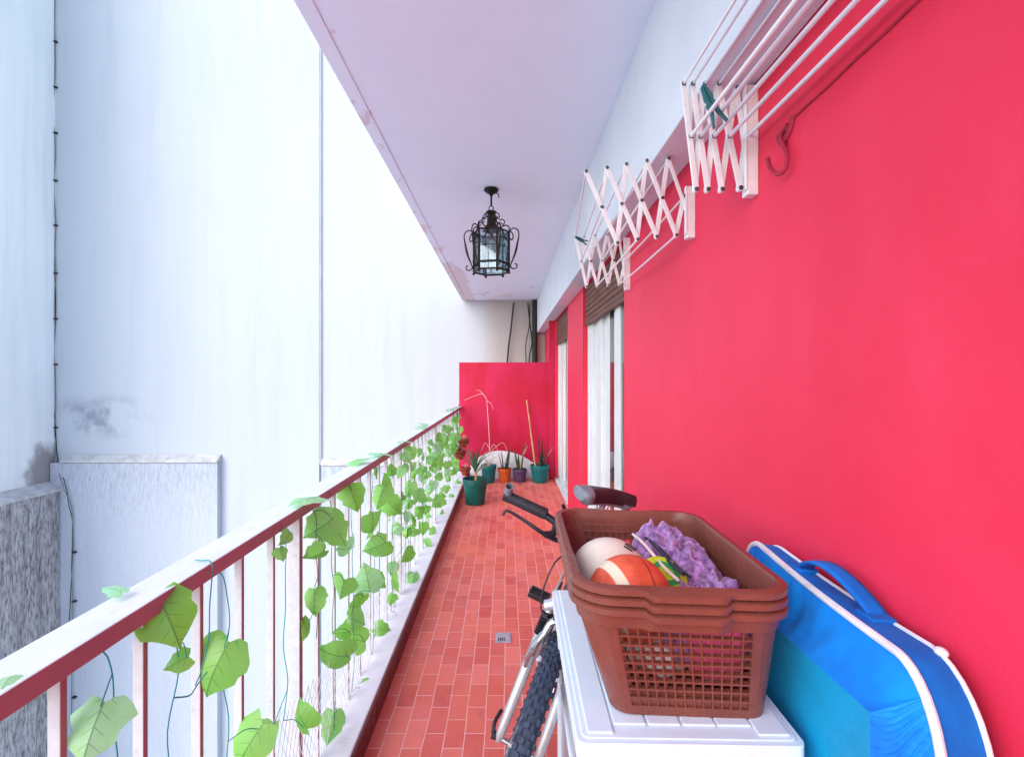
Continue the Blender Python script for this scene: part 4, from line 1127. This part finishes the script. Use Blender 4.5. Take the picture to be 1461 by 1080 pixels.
# suspension fork
ct, hb, ht = Vector((0, .105, .725)), Vector((0, .125, .775)), Vector((0, .17, .905))
mb = MB()
for s in (-1, 1):
    lo, md, up = Vector((s*.062, .0, RW)), Vector((s*.059, .074, .605)), Vector((s*.056, .098, .71))
    mb.tube(bez([lo+Vector((0, .004, -.012)), lo+Vector((0, .004, .03)), md, md+(up-md)*.1], 5), lambda u: .010+.0055*min(1, u*2), 12)
    mb.cyl(md, up+Vector((0, .004, .03)), .0135, n=12)
mb.tube(bez([(-.070, .10, .715), (-.035, .10, .742), (0, .112, .75), (.035, .10, .742), (.070, .10, .715)], 5), .019, 10)
mb.build('fork', M['frame'], bike)
for s in (-1, 1):
    mb = MB()
    md, up = Vector((s*.059, .074, .605)), Vector((s*.056, .098, .71)); d = (up-md)
    for k in range(9): q = md+d*(.30+.075*k); mb.lathe([(.0145, -.0045), (.0205, 0), (.0145, .0045)], q, 14, d.to_track_quat('Z', 'Y').to_matrix())
    mb.build('fork_boot', M['black'], bike)
mb = MB()
for s in (-1, 1):
    mb.tube(bez([(s*.050, .03, .60), (s*.046, .015, .66), (s*.040, .02, .71), (s*.03, .02, .725)], 5), .011, 8)
    mb.tube([(s*.036, .03, .595), (s*.034, .058, .575)], .009, 8)
mb.tube(bez([(-.03, .02, .725), (0, .01, .735), (.03, .02, .725)], 5), .005, 6)
for s in (-1, 1): mb.tube(bez([(s*.040, .02, .70), (s*.056, .012, .655), (s*.066, .014, .60), (s*.064, .03, .555)], 5), lambda u: .008+.008*math.sin(math.pi*min(1, u*.9+.1))**2, 10, flat=.7)
mb.build('front_brake', M['chrome'], bike)
mb = MB().tube([(-.085, 0, RW), (-.055, 0, RW)], [.013, .010], 8).tube(bez([(-.082, 0, RW), (-.09, .02, RW+.02), (-.085, .06, RW+.035)], 4), .006, 6)
mb.build('quick_release', M['black'], bike)
# head tube, stem, handlebar
MB().cyl(hb, ht, .021, n=14).build('head_tube', M['frame'], bike)
st0, st1 = Vector((0, .18, .94)), Vector((0, .10, .945))
mb = MB().cyl(ht-Vector((0, .002, .005)), Vector((0, .185, .955)), .017, n=12).tube([st0, st1], .017, 10).cyl((-.028, .10, .945), (.028, .10, .945), .024, n=14)
mb.build('stem', M['black'], bike)
hbz, hby = .945, .10
def hp(x): return Vector((x, hby+.10*max(0, abs(x)-.05)*.6, hbz+.035*min(1, max(0, (abs(x)-.06)/.10))))
bar_ = MB().tube(bez([hp(x) for x in (-.30, -.2, -.12, -.06, 0, .06, .12, .2, .30)], 5), .0115, 10).build('handlebar', M['black'], bike)
for s in (-1, 1):
    MB().tube([hp(s*.165), hp(s*.17), hp(s*.285), hp(s*.295)], [.0165, .0178, .0172, .019], 14).build('grip', M['grip'], bar_)
    # bar end stub with an open silver tube pointing up and forward
    a = hp(s*.302)
    MB().cyl(a-Vector((.010, 0, 0)), a+Vector((.012, 0, 0)), .0185, n=14).build('bar_clamp', M['black'], bar_)
    mb = MB(); q = (Vector((0, -.6, .75))).normalized(); mt = q.to_track_quat('Z', 'Y').to_matrix()
    mb.lathe([(.0135, .0), (.0140, .045), (.0115, .045), (.0105, .004)], a+Vector((0, 0, .006)), 16, mt).build('bar_end', M['saddle_side'], bar_)
    # lever and shifter
    b = hp(s*.125)
    mb = MB().cyl(b-Vector((.011, 0, 0)), b+Vector((.011, 0, 0)), .018, n=12)
    mb.tube(bez([b+Vector((0, -.01, -.005)), b+Vector((s*.0, -.035, -.022)), b+Vector((s*.02, -.05, -.03))], 4), .011, 8)
    mb.build('lever_clamp', M['black'], bar_)
    mb = MB().tube(bez([b+Vector((-s*.045, -.030, -.035)), b+Vector((s*.005, -.052, -.030)), b+Vector((s*.05, -.062, -.020)), b+Vector((s*.10, -.058, -.012)), b+Vector((s*.150, -.062, -.006)), b+Vector((s*.158, -.066, -.022))], 5), lambda u: .0085-.0042*min(1, u*1.3), 8)
    mb.build('brake_lever', M['black'], bar_)
    mb = MB().box(b.x-s*.032-.013, b.x-s*.032+.013, b.y-.026, b.y+.026, b.z-.022, b.z+.024).cyl(b+Vector((-s*.03, 0, .022)), b+Vector((-s*.03, 0, .030)), .017, n=14)
    mb.build('shifter', M['black'], bar_, bevel=.004)
    MB().cyl(b+Vector((-s*.03, 0, .030)), b+Vector((-s*.03, 0, .033)), .009, n=12).build('shifter_cap', M['chrome'], bar_)
    MB().tube(bez([b+Vector((-s*.02, -.006, .03)), b+Vector((-s*.008, -.02, .055)), b+Vector((s*.002, -.03, .07))], 4), .006, 6).build('thumb_lever', M['black'], bar_)
# frame
bb, seat_t, ra = Vector((0, .64, .30)), Vector((0, .79, .80)), Vector((0, 1.06, RW))
mb = MB().tube([hb+Vector((0, .012, .02)), bb], .019, 12).tube([ht-Vector((0, 0, .02)), seat_t-Vector((0, .015, .04))], .016, 12).tube([bb, seat_t], .0165, 12)
for s in (-1, 1):
    mb.tube(bez([bb+Vector((s*.03, .03, 0)), (s*.05, .85, .315), ra+Vector((s*.06, 0, 0))], 5), .0095, 8)
    mb.tube([seat_t+Vector((s*.018, 0, -.05)), (s*.05, .86, .66), ra+Vector((s*.06, 0, 0))], .008, 8)
mb.cyl(bb-Vector((.036, 0, 0)), bb+Vector((.036, 0, 0)), .022, n=14)
mb.build('frame', M['frame'], bike)
mb = MB().tube([seat_t-Vector((0, .02, .06)), Vector((0, .835, .895))], .0135, 10); mb.build('seat_post', M['chrome'], bike)
# saddle
def sad(u, v):
    # u along nose->tail, v around the section
    y = .66+.27*u; w = .020+.055*(max(0, u-.25)/.75)**1.5 + (.0 if u < .92 else -.02*(u-.92)/.08)
    hgt = .042*(1 if .06 < u < .94 else .55); a = 2*math.pi*v
    c, s = math.cos(a), math.sin(a)
    x = w*math.copysign(abs(c)**.8, c); z = .925+.012*math.sin(math.pi*u)+(.018*s if s > 0 else hgt*s*.8)+.016*max(0, u-.6)
    return Vector((x, y, z))
SADM = Matrix.Translation((.0, .80, .93)) @ Matrix.Rotation(R(118), 4, 'Z') @ Matrix.Rotation(R(6), 4, 'Y') @ Matrix.Rotation(R(-8), 4, 'X') @ Matrix.Diagonal((1.15, 1.0, 1.5, 1)) @ Matrix.Translation((0, -.80, -.925))
sad0 = sad
def sad(u, v): return SADM @ sad0(u, v)
mb = MB().grid(sad, 24, 24, cv=True)
for e in (0, 1):
    vs = [mb.bm.verts.new(sad(e, j/24)) for j in range(24)]; mb.face(vs)
for f in mb.bm.faces:
    c = f.calc_center_median()
    c = SADM.inverted() @ c
    if c.y > .885 or c.z < .912: f.material_index = 1
mb.build('saddle', [M['saddle'], M['saddle_side']], bike, ang=70)
MB().tube([(-.02, .72, .88), (-.022, .82, .875), (-.03, .90, .895)], .0035, 6).tube([(.02, .72, .88), (.022, .82, .875), (.03, .90, .895)], .0035, 6).build('saddle_rail', M['chrome'], bike)
# crank, pedals, chain
mb = MB().cyl((-.052, bb.y, bb.z), (-.046, bb.y, bb.z), .085, n=32); mb.build('chainring', M['black'], bike)
for s in (-1, 1):
    e = bb+Vector((s*.068, s*-.11, s*-.12))
    MB().tube([bb+Vector((s*.06, 0, 0)), e], [.014, .011], 8).build('crank', M['chrome'], bike)
    pc_ = Vector((e.x+s*.052, e.y, e.z)); mb = MB()
    for sy in (-1, 1): mb.box(pc_.x-.046, pc_.x+.046, pc_.y+sy*.036-.005, pc_.y+sy*.036+.005, pc_.z-.011, pc_.z+.011)
    for sx in (-1, 1): mb.box(pc_.x+sx*.042-.005, pc_.x+sx*.042+.005, pc_.y-.031, pc_.y+.031, pc_.z-.010, pc_.z+.010)
    mb.cyl(pc_-Vector((.05, 0, 0)), pc_+Vector((.037, 0, 0)), .009, n=10)
    mb.build('pedal', M['black'], bike, bevel=.003)
mb = MB().tube([(-.049, bb.y-.0, bb.z+.086), (-.049, 1.06, RW+.04)], .004, 5).tube([(-.049, bb.y, bb.z-.086), (-.049, 1.06, RW-.04)], .004, 5).cyl((-.055, 1.06, RW), (-.042, 1.06, RW), .045, n=20)
mb.build('drivetrain', M['black'], bike)
# cables
p0 = hp(-.125)+Vector((.035, -.03, -.03))
BMI = (Matrix.Translation((-.075, 1.47, 0)) @ Matrix.Rotation(R(-15), 4, 'Z') @ Matrix.Rotation(R(20), 4, 'Y')).inverted()
MB().tube(bez([p0]+[BMI @ pt_y(*q) for q in ((803, 790, 1.57), (790, 805, 1.56), (776, 838, 1.55), (772, 868, 1.54))]+[Vector((-.045, .015, .72))], 7), .0028, 6).build('brake_cable', M['black'], bike)
p0 = hp(.125)+Vector((-.04, -.03, -.03))
MB().tube(bez([p0, p0+Vector((-.03, -.09, .0)), (.03, -.01, .86), (.03, .14, .78)], 7), .0028, 6).build('gear_cable', M['black'], bike)
# ------------------------------------------------------------------ camera, light
cam = bpy.data.cameras.new('camera'); co = bpy.data.objects.new('camera', cam); COL.objects.link(co)
co.location = (0, 0, H); co.rotation_euler = (R(90), 0, 0)
cam.sensor_width = 36; cam.lens = 36*F/1461; cam.shift_x = 8.5/1461; cam.clip_start = .02; cam.clip_end = 300
scene.camera = co
el, az = R(36), math.atan2(-.55, -.72)
sd = Vector((math.sin(az)*math.cos(el), math.cos(az)*math.cos(el), math.sin(el)))
w = bpy.data.worlds.new('World'); scene.world = w; w.use_nodes = True
nt = w.node_tree; nt.nodes.clear()
sky = nt.nodes.new('ShaderNodeTexSky'); sky.sky_type = 'NISHITA'; sky.sun_disc = False
sky.sun_elevation = el; sky.sun_rotation = az; sky.air_density = 1.0; sky.dust_density = 1.1; sky.ozone_density = 1.0
bg = nt.nodes.new('ShaderNodeBackground'); bg.inputs[1].default_value = .15
wo = nt.nodes.new('ShaderNodeOutputWorld'); nt.links.new(sky.outputs[0], bg.inputs[0]); nt.links.new(bg.outputs[0], wo.inputs[0])
sl = bpy.data.lights.new('sun', 'SUN'); sl.energy = .62; sl.angle = R(60); sl.color = (1, .975, .95)
so = bpy.data.objects.new('sun', sl); COL.objects.link(so); so.rotation_euler = sd.to_track_quat('Z', 'Y').to_euler(); so.location = (-5, -5, 8)
vs = scene.view_settings
scene.display_settings.display_device = 'sRGB'
vs.view_transform = 'Standard'; vs.look = 'None'; vs.exposure = 1.48; vs.gamma = 1; vs.use_curve_mapping = False
scene.cycles.max_bounces = 8; scene.cycles.diffuse_bounces = 5; scene.cycles.transparent_max_bounces = 12
